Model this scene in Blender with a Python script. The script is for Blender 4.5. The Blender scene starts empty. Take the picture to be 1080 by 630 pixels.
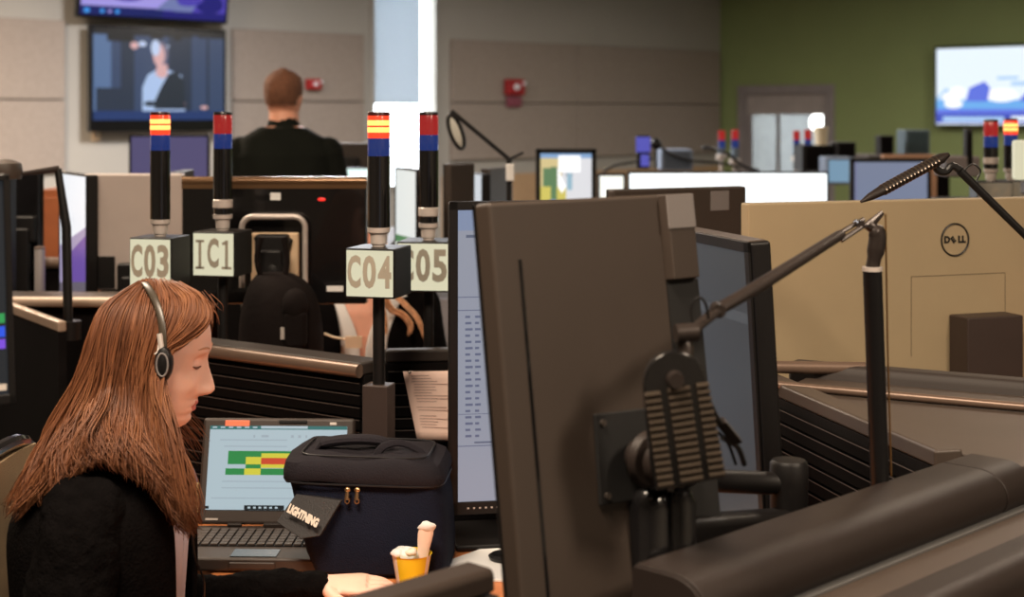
import bpy, bmesh, math, random
from mathutils import Vector, Matrix, noise
R = math.radians
C = bpy.context.scene.collection
SC = bpy.context.scene

# ------------------------------------------------------------------ camera
EYE = 1.58
F = 1600.0                       # focal length in pixels of the 1080 px wide frame
HOR = 120.0                      # row of the horizon
cam_d = bpy.data.cameras.new('camera')
cam = bpy.data.objects.new('camera', cam_d); C.objects.link(cam)
cam.location = (0, 0, EYE); cam.rotation_euler = (R(90), 0, 0)
cam_d.sensor_fit = 'HORIZONTAL'; cam_d.sensor_width = 36.0; cam_d.lens = 36.0 * F / 1080
cam_d.shift_y = -(315 - HOR) / 1080
cam_d.clip_start = 0.05; cam_d.clip_end = 200
cam_d.dof.use_dof = True; cam_d.dof.focus_distance = 2.75; cam_d.dof.aperture_fstop = 4.2
SC.camera = cam

# ------------------------------------------------------------------ world, colour management
w = bpy.data.worlds.new('world'); SC.world = w; w.use_nodes = True
bg = w.node_tree.nodes['Background']; bg.inputs[0].default_value = (0.86, 0.93, 1.0, 1); bg.inputs[1].default_value = 9.0
SC.view_settings.view_transform = 'Standard'; SC.view_settings.look = 'None'
SC.view_settings.gamma = 1.0; SC.view_settings.exposure = 0.0
SC.view_settings.use_curve_mapping = False

CEIL = 3.3
# unseen ceiling lamps: x, y, width, length, turn, watts, colour (each is hung in its own fixture further down)
WARM = (1.0, 0.81, 0.62); NEUT = (1.0, 0.90, 0.80); COOL = (.95, .96, 1.0)  # neutral and cool lamps are added in place of daylight on the far walls
LAMPS = [(-4.0, 8.6, 0.6, 1.2, 45, 370, WARM), (-1.9, 4.4, 0.6, 1.2, 45, 95, WARM),
         (-0.6, 1.15, 0.6, 1.2, 45, 145, WARM), (2.3, 0.5, 0.5, 0.9, 45, 125, WARM),
         (-1.3, 10.6, 0.6, 1.2, 45, 250, COOL), (2.4, 5.6, 0.6, 1.2, 45, 40, WARM), (5.6, 11.2, 0.6, 1.2, 45, 210, NEUT),
         (2.2, 13.0, 0.6, 1.2, 45, 70, NEUT)]
def ceiling_light_data(w_, l_, watts, col):
    d = bpy.data.lights.new('ceiling_lamp_light', 'AREA'); d.shape = 'RECTANGLE'; d.size = w_; d.size_y = l_
    d.energy = watts; d.color = col
    return d

# ------------------------------------------------------------------ helpers
def at(px, py, Y):               # the point seen in pixel (px, py) at distance Y
    return Vector(((px - 540) * Y / F, Y, EYE - (py - HOR) * Y / F))
def X_(px, Y): return (px - 540) * Y / F
def Z_(py, Y): return EYE - (py - HOR) * Y / F
def lin(c):
    c = c / 255.0
    return c / 12.92 if c <= 0.04045 else ((c + 0.055) / 1.055) ** 2.4
def rgb(r, g, b): return (lin(r), lin(g), lin(b), 1)

MATS = {}
def mat(name, col, rough=0.5, metal=0.0, bump=0.0, bscale=60.0, var=0.06, vscale=8.0, spec=0.5, coat=0.0, sheen=0.0, alpha=1.0, trans=0.0):
    if name in MATS: return MATS[name]
    m = bpy.data.materials.new(name); m.use_nodes = True
    nt = m.node_tree; b = nt.nodes['Principled BSDF']
    tc = nt.nodes.new('ShaderNodeTexCoord')
    n = nt.nodes.new('ShaderNodeTexNoise'); n.inputs['Scale'].default_value = vscale; n.inputs['Detail'].default_value = 3
    nt.links.new(tc.outputs['Object'], n.inputs['Vector'])
    rp = nt.nodes.new('ShaderNodeValToRGB')
    c1 = [max(0, x * (1 - var)) for x in col[:3]] + [1]; c2 = [min(1, x * (1 + var)) for x in col[:3]] + [1]
    rp.color_ramp.elements[0].position = .35; rp.color_ramp.elements[1].position = .65
    rp.color_ramp.elements[0].color = c1; rp.color_ramp.elements[1].color = c2
    nt.links.new(n.outputs[0], rp.inputs[0]); nt.links.new(rp.outputs[0], b.inputs['Base Color'])
    b.inputs['Roughness'].default_value = rough; b.inputs['Metallic'].default_value = metal
    b.inputs['Specular IOR Level'].default_value = spec; b.inputs['Coat Weight'].default_value = coat
    b.inputs['Sheen Weight'].default_value = sheen
    b.inputs['Alpha'].default_value = alpha; b.inputs['Transmission Weight'].default_value = trans
    if bump:
        n2 = nt.nodes.new('ShaderNodeTexNoise'); n2.inputs['Scale'].default_value = bscale; n2.inputs['Detail'].default_value = 4
        nt.links.new(tc.outputs['Object'], n2.inputs['Vector'])
        bp = nt.nodes.new('ShaderNodeBump'); bp.inputs['Strength'].default_value = bump; bp.inputs['Distance'].default_value = 0.004
        nt.links.new(n2.outputs[0], bp.inputs['Height']); nt.links.new(bp.outputs[0], b.inputs['Normal'])
    MATS[name] = m
    return m
def glow(name, col, s=1.0, rough=0.25):
    if name in MATS: return MATS[name]
    m = bpy.data.materials.new(name); m.use_nodes = True
    b = m.node_tree.nodes['Principled BSDF']
    b.inputs['Base Color'].default_value = (0.01, 0.01, 0.01, 1); b.inputs['Roughness'].default_value = rough
    b.inputs['Emission Color'].default_value = col; b.inputs['Emission Strength'].default_value = s
    MATS[name] = m
    return m

class MB:
    def __init__(s): s.b = bmesh.new(); s.mi = 0; s.M = Matrix()
    def V(s, p): return s.b.verts.new(s.M @ Vector(p))
    def face(s, vs):
        try: f = s.b.faces.new(vs)
        except ValueError: return None
        f.material_index = s.mi; f.smooth = True
        return f
    def box(s, c, d, rot=None):
        m = rot.to_matrix() if hasattr(rot, 'to_matrix') else (rot or Matrix.Identity(3))
        c = Vector(c); v = []
        for x in (-.5, .5):
            for y in (-.5, .5):
                for z in (-.5, .5): v.append(s.V(c + m @ Vector((x * d[0], y * d[1], z * d[2]))))
        for q in ((0, 1, 3, 2), (4, 6, 7, 5), (0, 4, 5, 1), (2, 3, 7, 6), (0, 2, 6, 4), (1, 5, 7, 3)): s.face([v[i] for i in q])
        return s
    def prism(s, pts, lo, hi):                 # pts in plan (x, y), extruded from z=lo to z=hi
        a = [s.V((x, y, lo)) for x, y in pts]; b = [s.V((x, y, hi)) for x, y in pts]; n = len(pts)
        s.face(a[::-1]); s.face(b)
        for i in range(n): s.face([a[i], a[(i + 1) % n], b[(i + 1) % n], b[i]])
        return s
    def sweep(s, prof, A, B, side):            # profile of (q, z) carried from A to B; q along `side`
        A, B, side = Vector(A), Vector(B), Vector(side)
        r1 = [s.V(A + side * q + Vector((0, 0, z))) for q, z in prof]; r2 = [s.V(B + side * q + Vector((0, 0, z))) for q, z in prof]
        n = len(prof)
        s.face(r1[::-1]); s.face(r2)
        for i in range(n): s.face([r1[i], r1[(i + 1) % n], r2[(i + 1) % n], r2[i]])
        return s
    def rings(s, rings, cap=True, closed=False):
        rs = [[s.V(p) for p in r] for r in rings]; n = len(rs[0])
        seq = list(zip(rs[:-1], rs[1:])) + ([(rs[-1], rs[0])] if closed else [])
        for a, b in seq:
            for i in range(n): s.face([a[i], a[(i + 1) % n], b[(i + 1) % n], b[i]])
        if cap and not closed: s.face(rs[0][::-1]); s.face(rs[-1])
        return s
    def tube(s, pts, rad, n=10, flat=1.0, cap=True, closed=False, upv=None):
        pts = [Vector(p) for p in pts]; m = len(pts)
        if not hasattr(rad, '__len__'): rad = [rad] * m
        t0 = (pts[1] - pts[0]).normalized()
        u = upv or (Vector((0, 0, 1)) if abs(t0.z) < .9 else Vector((1, 0, 0)))
        u = Vector(u); u = (u - t0 * u.dot(t0)).normalized(); out = []
        for i in range(m):
            if closed: t = pts[(i + 1) % m] - pts[i - 1]
            else: t = pts[min(i + 1, m - 1)] - pts[max(i - 1, 0)]
            t = t.normalized() if t.length > 1e-9 else t0
            u = u - t * u.dot(t)
            u = u.normalized() if u.length > 1e-6 else t.orthogonal().normalized()
            v = t.cross(u)
            out.append([pts[i] + (u * math.cos(2 * math.pi * k / n) * flat + v * math.sin(2 * math.pi * k / n)) * rad[i] for k in range(n)])
        return s.rings(out, cap, closed)
    def cyl(s, a, b, r, r2=None, n=24): return s.tube([a, b], [r, r if r2 is None else r2], n)
    def lathe(s, prof, n=28, c=(0, 0, 0)):     # profile of (r, z) about the vertical through c
        c = Vector(c)
        return s.rings([[c + Vector((max(r, 1e-4) * math.cos(2 * math.pi * k / n), max(r, 1e-4) * math.sin(2 * math.pi * k / n), z)) for k in range(n)] for r, z in prof])
    def ball(s, c, r, n=16, rot=None):
        if not hasattr(r, '__len__'): r = (r, r, r)
        m = rot.to_matrix() if hasattr(rot, 'to_matrix') else (rot or Matrix.Identity(3)); c = Vector(c)
        rs = []
        for j in range(n // 2 + 1):
            th = math.pi * (0.02 + 0.96 * j / (n // 2))
            rs.append([c + m @ Vector((r[0] * math.sin(th) * math.cos(2 * math.pi * k / n), r[1] * math.sin(th) * math.sin(2 * math.pi * k / n), -r[2] * math.cos(th))) for k in range(n)])
        return s.rings(rs)
    def text(s, txt, size, M, bold=0.0, ext=0.0004, align='CENTER', width=None):
        cu = bpy.data.curves.new('t', 'FONT'); cu.body = txt; cu.size = size; cu.offset = bold; cu.extrude = ext; cu.align_x = align; cu.align_y = 'CENTER'
        cu.resolution_u = 3
        o = bpy.data.objects.new('t', cu); C.objects.link(o)
        me = bpy.data.meshes.new_from_object(o.evaluated_get(bpy.context.evaluated_depsgraph_get()))
        xs = [v.co.x for v in me.vertices]; ww = (max(xs) - min(xs)) if xs else 1
        k = width / ww if width else 1.0
        cx = (max(xs) + min(xs)) / 2 if (width and xs) else 0
        vs = [s.V(M @ Vector(((v.co.x - cx) * k, v.co.y, v.co.z))) for v in me.vertices]
        for p in me.polygons: s.face([vs[i] for i in p.vertices])
        bpy.data.objects.remove(o); bpy.data.meshes.remove(me); bpy.data.curves.remove(cu)
        return s
    def build(s, name, mats, parent=None, bevel=0.0, seg=2, flat=False, angle=35, keep=False):
        me = bpy.data.meshes.new(name)
        bmesh.ops.recalc_face_normals(s.b, faces=s.b.faces)
        if flat:
            for f in s.b.faces: f.smooth = False
        s.b.to_mesh(me)
        if not keep: s.b.free()
        me.set_sharp_from_angle(angle=R(angle))
        for m in (mats if isinstance(mats, (list, tuple)) else [mats]): me.materials.append(m)
        o = bpy.data.objects.new(name, me); C.objects.link(o)
        if parent: o.parent = parent
        if bevel:
            bv = o.modifiers.new('bevel', 'BEVEL'); bv.width = bevel; bv.segments = seg; bv.limit_method = 'ANGLE'; bv.angle_limit = R(40); bv.harden_normals = True
        return o

def tag(o, label=None, cat=None, group=None, kind=None):
    if label: o['label'] = label
    if cat: o['category'] = cat
    if group: o['group'] = group
    if kind: o['kind'] = kind
    return o
def thing(name, loc=(0, 0, 0), rz=0.0, label=None, cat=None, group=None):
    o = bpy.data.objects.new(name, None); C.objects.link(o); o.empty_display_size = .05
    o.location = loc; o.rotation_euler = (0, 0, rz)
    return tag(o, label, cat, group)
def adopt(o, root):                            # parent a mesh that was built in world coordinates
    o.parent = root
    o.matrix_parent_inverse = (Matrix.Translation(root.location) @ root.rotation_euler.to_matrix().to_4x4()).inverted()
    return o
def struct(o): o['kind'] = 'structure'; return o
def copy_tree(o, parent=None):
    c = o.copy(); C.objects.link(c); c.parent = parent
    for ch in list(o.children): copy_tree(ch, c)
    return c
def lerp_table(tab, x):
    if x <= tab[0][0]: return tab[0][1]
    for (a, b), (c, d) in zip(tab, tab[1:]):
        if x <= c: return b + (d - b) * (x - a) / (c - a)
    return tab[-1][1]
def smooth_path(P, n):                         # Catmull-Rom through P, n points
    P = [Vector(p) for p in P]; out = []
    for i in range(n):
        t = i / (n - 1) * (len(P) - 1); k = min(int(t), len(P) - 2); f = t - k
        p0, p1, p2, p3 = P[max(k - 1, 0)], P[k], P[k + 1], P[min(k + 2, len(P) - 1)]
        out.append(.5 * ((2 * p1) + (p2 - p0) * f + (2 * p0 - 5 * p1 + 4 * p2 - p3) * f * f + (3 * p1 - p0 - 3 * p2 + p3) * f ** 3))
    return out

# ------------------------------------------------------------------ materials
m_black = mat('black_plastic', rgb(19, 17, 17), .45, bump=.08, bscale=500, spec=.3)
m_black_gloss = mat('gloss_black', rgb(18, 17, 18), .16, coat=.4)
m_dark = mat('dark_fabric_panel', rgb(18, 15, 15), .9, spec=.12, bump=.3, bscale=300)
m_slat = mat('slatwall_black', rgb(10, 8, 8), .85, spec=.08)
m_slatline = mat('slat_edge_metal', rgb(92, 84, 80), .5, .3)
m_backshell = mat('monitor_back_shell', rgb(57, 47, 40), .52, bump=.10, bscale=700, var=.03)
m_backlight = mat('silver_monitor_shell', rgb(164, 146, 116), .5, var=.02, bump=.05, bscale=600)
m_greyshell = mat('grey_monitor_shell', rgb(120, 114, 112), .45, var=.03)
m_bolster = mat('brown_grey_bolster', rgb(40, 33, 30), .46, spec=.3, bump=.12, bscale=900, var=.05)
m_trim = mat('console_trim', rgb(70, 60, 53), .45, var=.05)
m_strip = mat('grey_strip', rgb(96, 95, 94), .4, var=.04)
m_rail = mat('satin_rail', rgb(118, 98, 85), .38, .4)
m_rail_pale = mat('pale_rail', rgb(176, 154, 136), .4, .2)
m_chrome = mat('chrome', rgb(215, 205, 200), .18, 1.0)
m_silver = mat('silver_fitting', rgb(205, 195, 188), .35, .3)
m_signface = glow('lit_sign_face', rgb(238, 232, 198), .80, .5)
m_signtext = mat('sign_letter_grey', rgb(158, 152, 138), .6)
m_white = mat('white_paper', rgb(236, 236, 234), .7, var=.02)
m_wall = mat('wall_paint', rgb(176, 170, 160), .8, bump=.05, bscale=90, var=.02, vscale=1.2)
m_pan = mat('acoustic_fabric', rgb(160, 146, 134), .9, bump=.4, bscale=260, var=.05, vscale=30)
m_green = mat('green_paint', rgb(144, 158, 102), .75, bump=.05, bscale=90, var=.03, vscale=1.5)
m_floor = mat('carpet_tile', rgb(70, 64, 60), .95, bump=.5, bscale=200, var=.15, vscale=20)
m_ceil = mat('ceiling_tile', rgb(205, 200, 190), .9, bump=.2, bscale=120, var=.03)
m_wood = mat('orange_wood', rgb(222, 138, 82), .42, var=.10, vscale=14)
m_skin = None
# ------------------------------------------------------------------ room: a rectangle turned 45 degrees
K = Vector((2.62, 19.08, 0)); U = Vector((-.7071, -.7071, 0)); Vv = Vector((.7071, -.7071, 0)); LU, LV = 20.5, 15.5
def rm(u, v, z=0): return K + U * u + Vv * v + Vector((0, 0, z))
def rbox(mb, u0, u1, v0, v1, z0, z1):
    p = [rm(u0, v0), rm(u1, v0), rm(u1, v1), rm(u0, v1)]
    mb.prism([(q.x, q.y) for q in p], z0, z1); return mb
def struct_box(name, m, *boxes):
    mb = MB()
    for b in boxes: rbox(mb, *b)
    return struct(mb.build(name, m, flat=True))
struct_box('floor', m_floor, (-.2, LU + .2, -.2, LV + .2, -.12, 0))
struct_box('ceiling', m_ceil, (-.2, LU + .2, -.2, LV + .2, CEIL, CEIL + .12))
WU0, WU1, WZ0, WZ1 = 4.83, 5.68, .85, 3.02
struct_box('wall_left', m_wall, (-.2, WU0, -.2, 0, 0, CEIL), (WU1, LU + .2, -.2, 0, 0, CEIL), (WU0, WU1, -.2, 0, 0, WZ0), (WU0, WU1, -.2, 0, WZ1, CEIL))
# opening for the inner window on the green wall
def v_of(px):                                   # distance along the green wall of the line of sight px
    k = (px - 540) / F
    t = (k * K.y - K.x) / (.7071 * (1 + k)); return t
D0, D1 = v_of(783), v_of(876)
yd = (K + Vv * (D0 + D1) / 2).y
ZD = Z_(94, yd)
struct_box('wall_right', m_green, (-.2, 0, 0, D0, 0, CEIL), (-.2, 0, D1, LV + .2, 0, CEIL), (-.2, 0, D0, D1, ZD, CEIL))
struct_box('wall_back', m_wall, (LU, LU + .2, 0, LV, 0, CEIL))
struct_box('wall_near', m_wall, (-.2, LU + .2, LV, LV + .2, 0, CEIL))
struct_box('baseboard_left', m_dark, (0, LU, 0, .02, 0, .12))
struct_box('baseboard_right', m_dark, (0, .02, 0, D0 - .1, 0, .12), (0, .02, D1 + .1, LV, 0, .12))
# wainscot under the acoustic panels
m_wain = mat('tan_wainscot', rgb(196, 160, 122), .6, var=.05)
struct_box('trim_1', m_wain, (0.02, WU0 - .1, 0, .03, .12, .93), (WU1 + .1, LU, 0, .03, .12, .93))
# window in the left wall with a roller shade
mb = MB()
for b in ((WU0 - .03, WU0 + .02, -.12, .03, WZ0, WZ1), (WU1 - .02, WU1 + .03, -.12, .03, WZ0, WZ1), (WU0, WU1, -.12, .03, WZ0 - .04, WZ0), (WU0, WU1, -.12, .03, WZ1, WZ1 + .04)): rbox(mb, *b)
wf = struct(mb.build('window_1', m_wall, flat=True))
mb = MB(); rbox(mb, WU0, WU1, -.15, -.142, WZ0, WZ1)
m_glass = bpy.data.materials.new('clear_glass'); m_glass.use_nodes = True
_b = m_glass.node_tree.nodes['Principled BSDF']; _b.inputs['Transmission Weight'].default_value = 1; _b.inputs['Roughness'].default_value = 0; _b.inputs['IOR'].default_value = 1.05
_b.inputs['Base Color'].default_value = (.95, .97, .97, 1)
mb.build('pane', m_glass, wf)
m_shade = bpy.data.materials.new('roller_shade_cloth'); m_shade.use_nodes = True
nt = m_shade.node_tree; nt.nodes.clear()
o_ = nt.nodes.new('ShaderNodeOutputMaterial'); mx = nt.nodes.new('ShaderNodeMixShader'); d_ = nt.nodes.new('ShaderNodeBsdfDiffuse'); t_ = nt.nodes.new('ShaderNodeBsdfTranslucent')
d_.inputs[0].default_value = (.55, .56, .56, 1); t_.inputs[0].default_value = (.46, .49, .52, 1); mx.inputs[0].default_value = .55
nt.links.new(d_.outputs[0], mx.inputs[1]); nt.links.new(t_.outputs[0], mx.inputs[2]); nt.links.new(mx.outputs[0], o_.inputs[0])
zsh = Z_(107, 15.2)
sh = thing('roller_shade', rm((WU0 + WU1) / 2, -.04, WZ1 - .03), 0, 'pale grey roller shade pulled part way down the bright window', 'window shade')
mb = MB(); rbox(mb, WU0 + .16, WU1 - .015, -.045, -.041, zsh, WZ1 - .03); adopt(mb.build('cloth', m_shade, flat=True), sh)
mb = MB(); p, q = rm(WU0 + .03, -.045, WZ1 - .04), rm(WU1 - .01, -.045, WZ1 - .04); mb.cyl(p, q, .028); adopt(mb.build('roller', m_wall), sh)
mb = MB(); rbox(mb, WU0 + .16, WU1 - .015, -.052, -.034, zsh - .025, zsh); adopt(mb.build('bottom_bar', m_shade, flat=True), sh)

# acoustic panels on the left wall: px span, rows
def u_of(px):
    k = (px - 540) / F; Y = 16.46 / (1 - k); X = k * Y
    return (K.x - X) * 1.41421
def acoustic(u0, u1, z0, z1, label, grp='fabric acoustic panels on the far wall'):
    t = thing('acoustic_panel', rm((u0 + u1) / 2, .02, z0), 0, label, 'wall panel', grp)
    mb = MB(); rbox(mb, u0, u1, .002, .05, z0, z1); adopt(mb.build('fabric_board', m_pan, bevel=.01), t)
    return t
rows = ((1.70, 2.36, 'upper'), (1.09, 1.69, 'middle'))
cols = ((u_of(-150), u_of(66), 'left of the two wall televisions'), (u_of(243), u_of(381), 'behind the standing man'),
        (u_of(474), u_of(606), 'right of the window, with a red alarm'), (u_of(606.6), u_of(756), 'ending at the green wall corner'))
for a, b, wh in cols:
    for z0, z1, rn in rows:
        acoustic(min(a, b), max(a, b), z0, z1, '%s beige fabric acoustic wall panel %s' % ({'upper': 'upper', 'middle': 'lower'}[rn], wh))

# inner window on the green wall: frame, header blind, panes; a lit room behind
m_frame = mat('grey_window_frame', rgb(150, 142, 140), .5)
m_header = mat('header_blind', rgb(176, 166, 160), .6)
fw = MB()
rbox(fw, -.14, .03, D0 - .06, D0 + .05, 0, ZD + .05); rbox(fw, -.14, .03, D1 - .05, D1 + .06, 0, ZD + .05); rbox(fw, -.14, .03, D0 + .05, D1 - .05, ZD - .06, ZD + .05)
dr = struct(fw.build('door_1', m_frame, bevel=.006))
hb = MB(); rbox(hb, -.06, -.03, D0 + .05, D1 - .05, Z_(121, yd), ZD - .06)
hb.build('header_panel', m_header, dr)
hb = MB(); dm = (D0 + D1) / 2 - .15
rbox(hb, -.05, -.02, D0 + .05, D0 + .12, 0, Z_(121, yd)); rbox(hb, -.05, -.02, dm, dm + .04, 0, Z_(121, yd)); rbox(hb, -.05, -.02, D1 - .12, D1 - .05, 0, Z_(121, yd))
hb.build('door_leaf_frame', m_frame, dr)
hb = MB(); rbox(hb, -.04, -.034, D0 + .1, D1 - .1, 0.02, Z_(121, yd)); hb.build('pane', m_glass, dr)
m_corr = mat('corridor_wall', rgb(150, 150, 148), .8)
struct_box('wall_corridor', m_corr, (-2.2, -2.0, D0 - 1.5, D1 + 1.5, 0, CEIL), (-2.0, -.2, D0 - 1.7, D0 - 1.5, 0, CEIL), (-2.0, -.2, D1 + 1.5, D1 + 1.7, 0, CEIL),
           (-2.2, -.2, D0 - 1.7, D1 + 1.7, CEIL, CEIL + .1), (-2.2, -.2, D0 - 1.7, D1 + 1.7, -.1, 0))
_b0 = K + U * -.8; _k = (868 - 540) / F; c = _b0 + Vv * ((_k * _b0.y - _b0.x) / (.7071 * (1 + _k)))
wl = thing('wall_lamp', (c.x, c.y, Z_(129, c.y)), 0, 'small bright white lamp seen through the glazed doorway', 'lamp')
mb = MB(); mb.ball((0, 0, 0), (.17, .17, .14)); mb.build('lamp_globe', glow('lamp_globe_white', (1, .98, .95, 1), 5), wl)
mb = MB(); mb.cyl((0, 0, .1), (0, 0, CEIL - Z_(129, c.y)), .012); mb.build('stem', m_frame, wl)

# ceiling lamps: unseen fixtures around the area lights
for i, (x, y, w_, l_, rz, watts, col) in enumerate(LAMPS):
    t = thing('ceiling_light', (x, y, CEIL), R(rz), 'unseen flush rectangular ceiling light panel', 'ceiling light', 'rectangular ceiling light panels')
    mb = MB()
    for bx in (((0, l_ / 2 + .02, -.03), (w_ + .08, .04, .06)), ((0, -l_ / 2 - .02, -.03), (w_ + .08, .04, .06)), ((w_ / 2 + .02, 0, -.03), (.04, l_, .06)), ((-w_ / 2 - .02, 0, -.03), (.04, l_, .06))): mb.box(*bx)
    mb.build('light_frame', m_ceil, t)
    ld = bpy.data.objects.new('ceiling_lamp_light', ceiling_light_data(w_, l_, watts, col)); C.objects.link(ld)
    ld.parent = t; ld.location = (0, 0, -.05)

# fire alarm strobes
m_red = mat('red_plastic', rgb(168, 24, 26), .4)
def alarm(px, py, w_px, label, both=False):
    k = (px - 540) / F; Y = 16.46 / (1 - k); X = k * Y; s = Y / F
    t = thing('fire_alarm', (X + .055, Y - .055, Z_(py, Y)), R(-45) + R(0), label, 'fire alarm')
    # local -Y faces into the room (towards +u,+v): wall normal is (.707,-.707)
    t.rotation_euler = (0, 0, R(45))
    w = w_px * s * 1.2
    mb = MB(); mb.box((0, -.02, 0), (w, .06, w * .62)); mb.build('alarm_body', m_red, t, bevel=.012)
    mb = MB(); mb.ball((0, -.055, 0), (w * .16, .03, w * .14)); mb.build('strobe_lens', mat('strobe_white', rgb(235, 230, 235), .3), t)
    mb = MB(); mb.box((w * .42, -.05, w * .15), (w * .14, .03, w * .14)); mb.build('side_lens', mat('strobe_white', rgb(235, 230, 235), .3), t, bevel=.004)
    if both:
        mb = MB(); mb.box((0, -.01, -w * .58), (w * .8, .03, w * .42)); mb.build('lower_plate', mat('dull_mauve_red', rgb(140, 70, 84), .5), t, bevel=.008)
    return t
alarm(536, 92, 22, 'red fire alarm strobe on the fabric panel right of the window', True)
alarm(324, 89, 15, 'small red fire alarm strobe beside the standing man\'s head')

# wall televisions
def canvas(mb, w, h, items, mats, y0=-.0008, step=.0004):
    """flat figures on a screen in local x (right), z (up); items: kind, coords in 0..1, material index"""
    for i, it in enumerate(items):
        mb.mi = it[-1]; y = y0 - step * (i % 7) - (.00005 * i)
        def pt(u, v): return (-w / 2 + u * w, y, -h / 2 + v * h)
        if it[0] == 'r':
            u0, v0, u1, v1 = it[1]; mb.face([mb.V(pt(u0, v0)), mb.V(pt(u1, v0)), mb.V(pt(u1, v1)), mb.V(pt(u0, v1))])
        elif it[0] == 'e':
            cx, cy, rx, ry = it[1]; mb.face([mb.V(pt(cx + rx * math.cos(k * math.pi / 12), cy + ry * math.sin(k * math.pi / 12))) for k in range(24)])
        elif it[0] == 'p': mb.face([mb.V(pt(u, v)) for u, v in it[1]])
def wall_tv(left, right, ztop, zbot, tiltdeg, label, items, cols, name='television', chin=.0):
    L, Rr = Vector(left), Vector(right); c = (L + Rr) / 2; d = (Rr - L); w = d.length; h = ztop - zbot
    t = thing(name, (c.x, c.y, zbot), math.atan2(d.y, d.x), label, 'television')
    M = Matrix.Translation((0, 0, h / 2)) @ Matrix.Rotation(R(tiltdeg), 4, 'X')
    mb = MB(); mb.M = M; mb.box((0, .03, 0), (w, .05, h)); mb.build('housing', m_black_gloss, t, bevel=.006)
    mb = MB(); mb.M = M; mb.box((0, .09, 0), (.4, .09, .3)); mb.build('wall_bracket', m_black, t)
    mb = MB(); bz = .03; mb.M = M @ Matrix.Translation((0, 0, chin / 2))
    mb.box((0, .004, 0), (w - 2 * bz, .002, h - 2 * bz - chin)); canvas(mb, w - 2 * bz, h - 2 * bz - chin, items, cols, y0=.002)
    mb.build('screen', cols, t, flat=True)
    return t
def wp(px, off=.17):                            # point on the left wall, stood off into the room
    k = (px - 540) / F
    Y = (16.46 - off * 1.4142) / (1 - k); return (k * Y, Y, 0)
G = lambda n, r, g, b, s=1.0: glow(n, rgb(r, g, b), s)
tvc = [G('tv_bg', 48, 66, 98), G('tv_dark', 30, 44, 64), G('tv_mid', 84, 110, 150), G('tv_pale', 190, 206, 236), G('tv_skin', 214, 168, 168), G('tv_navy', 20, 34, 48),
       G('tv_shirt', 170, 194, 232), G('tv_bar', 20, 50, 104), G('tv_hair', 120, 110, 130), G('tv_cyan', 90, 170, 230), G('tv_black', 6, 8, 14)]
items = [('r', (.0, .1, .13, 1), 2), ('r', (.13, .1, .2, .97), 0), ('r', (.2, .1, .3, .9), 1), ('r', (.02, .1, .28, .35), 1), ('r', (.56, .1, .74, .93), 1), ('r', (.75, .1, .79, .95), 0), ('r', (.86, .1, .88, .95), 1),
         ('r', (.3, .1, .6, .9), 0), ('r', (0, .93, 1, 1), 10), ('r', (.1, .86, .3, .93), 10), ('r', (.42, .9, .52, .94), 10), ('r', (.6, .89, .66, .94), 10), ('e', (.3, .82, .03, .04), 4), ('e', (.36, .84, .03, .03), 3), ('e', (.62, .8, .035, .05), 4), ('e', (.67, .76, .03, .04), 3), ('e', (.57, .82, .02, .03), 3),
         ('e', (.34, .5, .02, .06), 0), ('p', ((.36, .1), (.36, .36), (.40, .5), (.47, .56), (.56, .56), (.66, .5), (.68, .3), (.69, .1)), 6),
         ('p', ((.45, .2), (.5, .36), (.56, .52), (.62, .54), (.68, .44), (.69, .12), (.45, .12)), 5), ('p', ((.46, .5), (.47, .62), (.55, .62), (.55, .5), (.51, .46)), 4),
         ('e', (.5, .74, .055, .13), 8), ('e', (.485, .72, .045, .12), 4), ('e', (.46, .8, .035, .09), 3), ('p', ((.36, .12), (.38, .2), (.48, .24), (.60, .17), (.69, .2), (.69, .12)), 4), ('e', (.42, .18, .05, .03), 5), ('e', (.84, .14, .03, .02), 4),
         ('r', (0, 0, 1, .1), 7), ('e', (.03, .05, .02, .035), 9), ('r', (.09, .04, .13, .07), 3), ('r', (.15, .04, .2, .07), 6), ('r', (.3, .04, .36, .07), 6), ('r', (.55, .04, .6, .07), 6), ('r', (.66, .04, .72, .07), 3), ('e', (.45, .06, .02, .02), 4)]
tv = wall_tv(wp(95), wp(239), Z_(27, 13), Z_(139, 13), 0, 'wall television showing a presenter in a blue shirt with folded hands', items, tvc, chin=.07)
t2c = [G('tv2_bg', 74, 62, 170), G('tv2_lilac', 160, 150, 224), G('tv2_deep', 26, 24, 112), G('tv2_bar', 14, 26, 96), G('tv2_cyan', 60, 150, 235), G('tv2_slate', 110, 120, 170)]
items2 = [('r', (0, .1, .3, .5), 1), ('p', ((.2, .1), (.5, .1), (.8, .6), (.5, .8), (.35, .5)), 1), ('p', ((.62, .08), (.75, .08), (.95, .7), (.8, .8)), 5), ('e', (.3, .3, .14, .12), 0), ('e', (.72, .3, .12, .14), 0), ('e', (.45, .28, .05, .04), 2), ('p', ((.5, .1), (.68, .1), (.62, .3)), 5),
          ('e', (.88, .2, .1, .12), 2), ('r', (0, 0, .55, .11), 3), ('r', (.55, 0, 1, .09), 2), ('e', (.04, .05, .02, .03), 4), ('e', (.14, .05, .015, .025), 4), ('e', (.19, .05, .012, .02), 1), ('e', (.24, .05, .015, .025), 4)]
L = Vector(wp(84, .25)); Rr = Vector(wp(243, .25))
wall_tv(L, Rr, Z_(-72, 13), Z_(22, 13), 7, 'upper wall television with a violet picture, cut by the top of the frame', items2, t2c)
mb = MB(); wsx = Vector(wp(101, .02)); t = thing('light_switch', (wsx.x, wsx.y, Z_(142, wsx.y)), R(45), 'small cream switch plate under the corner of the wall television', 'switch')
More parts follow.
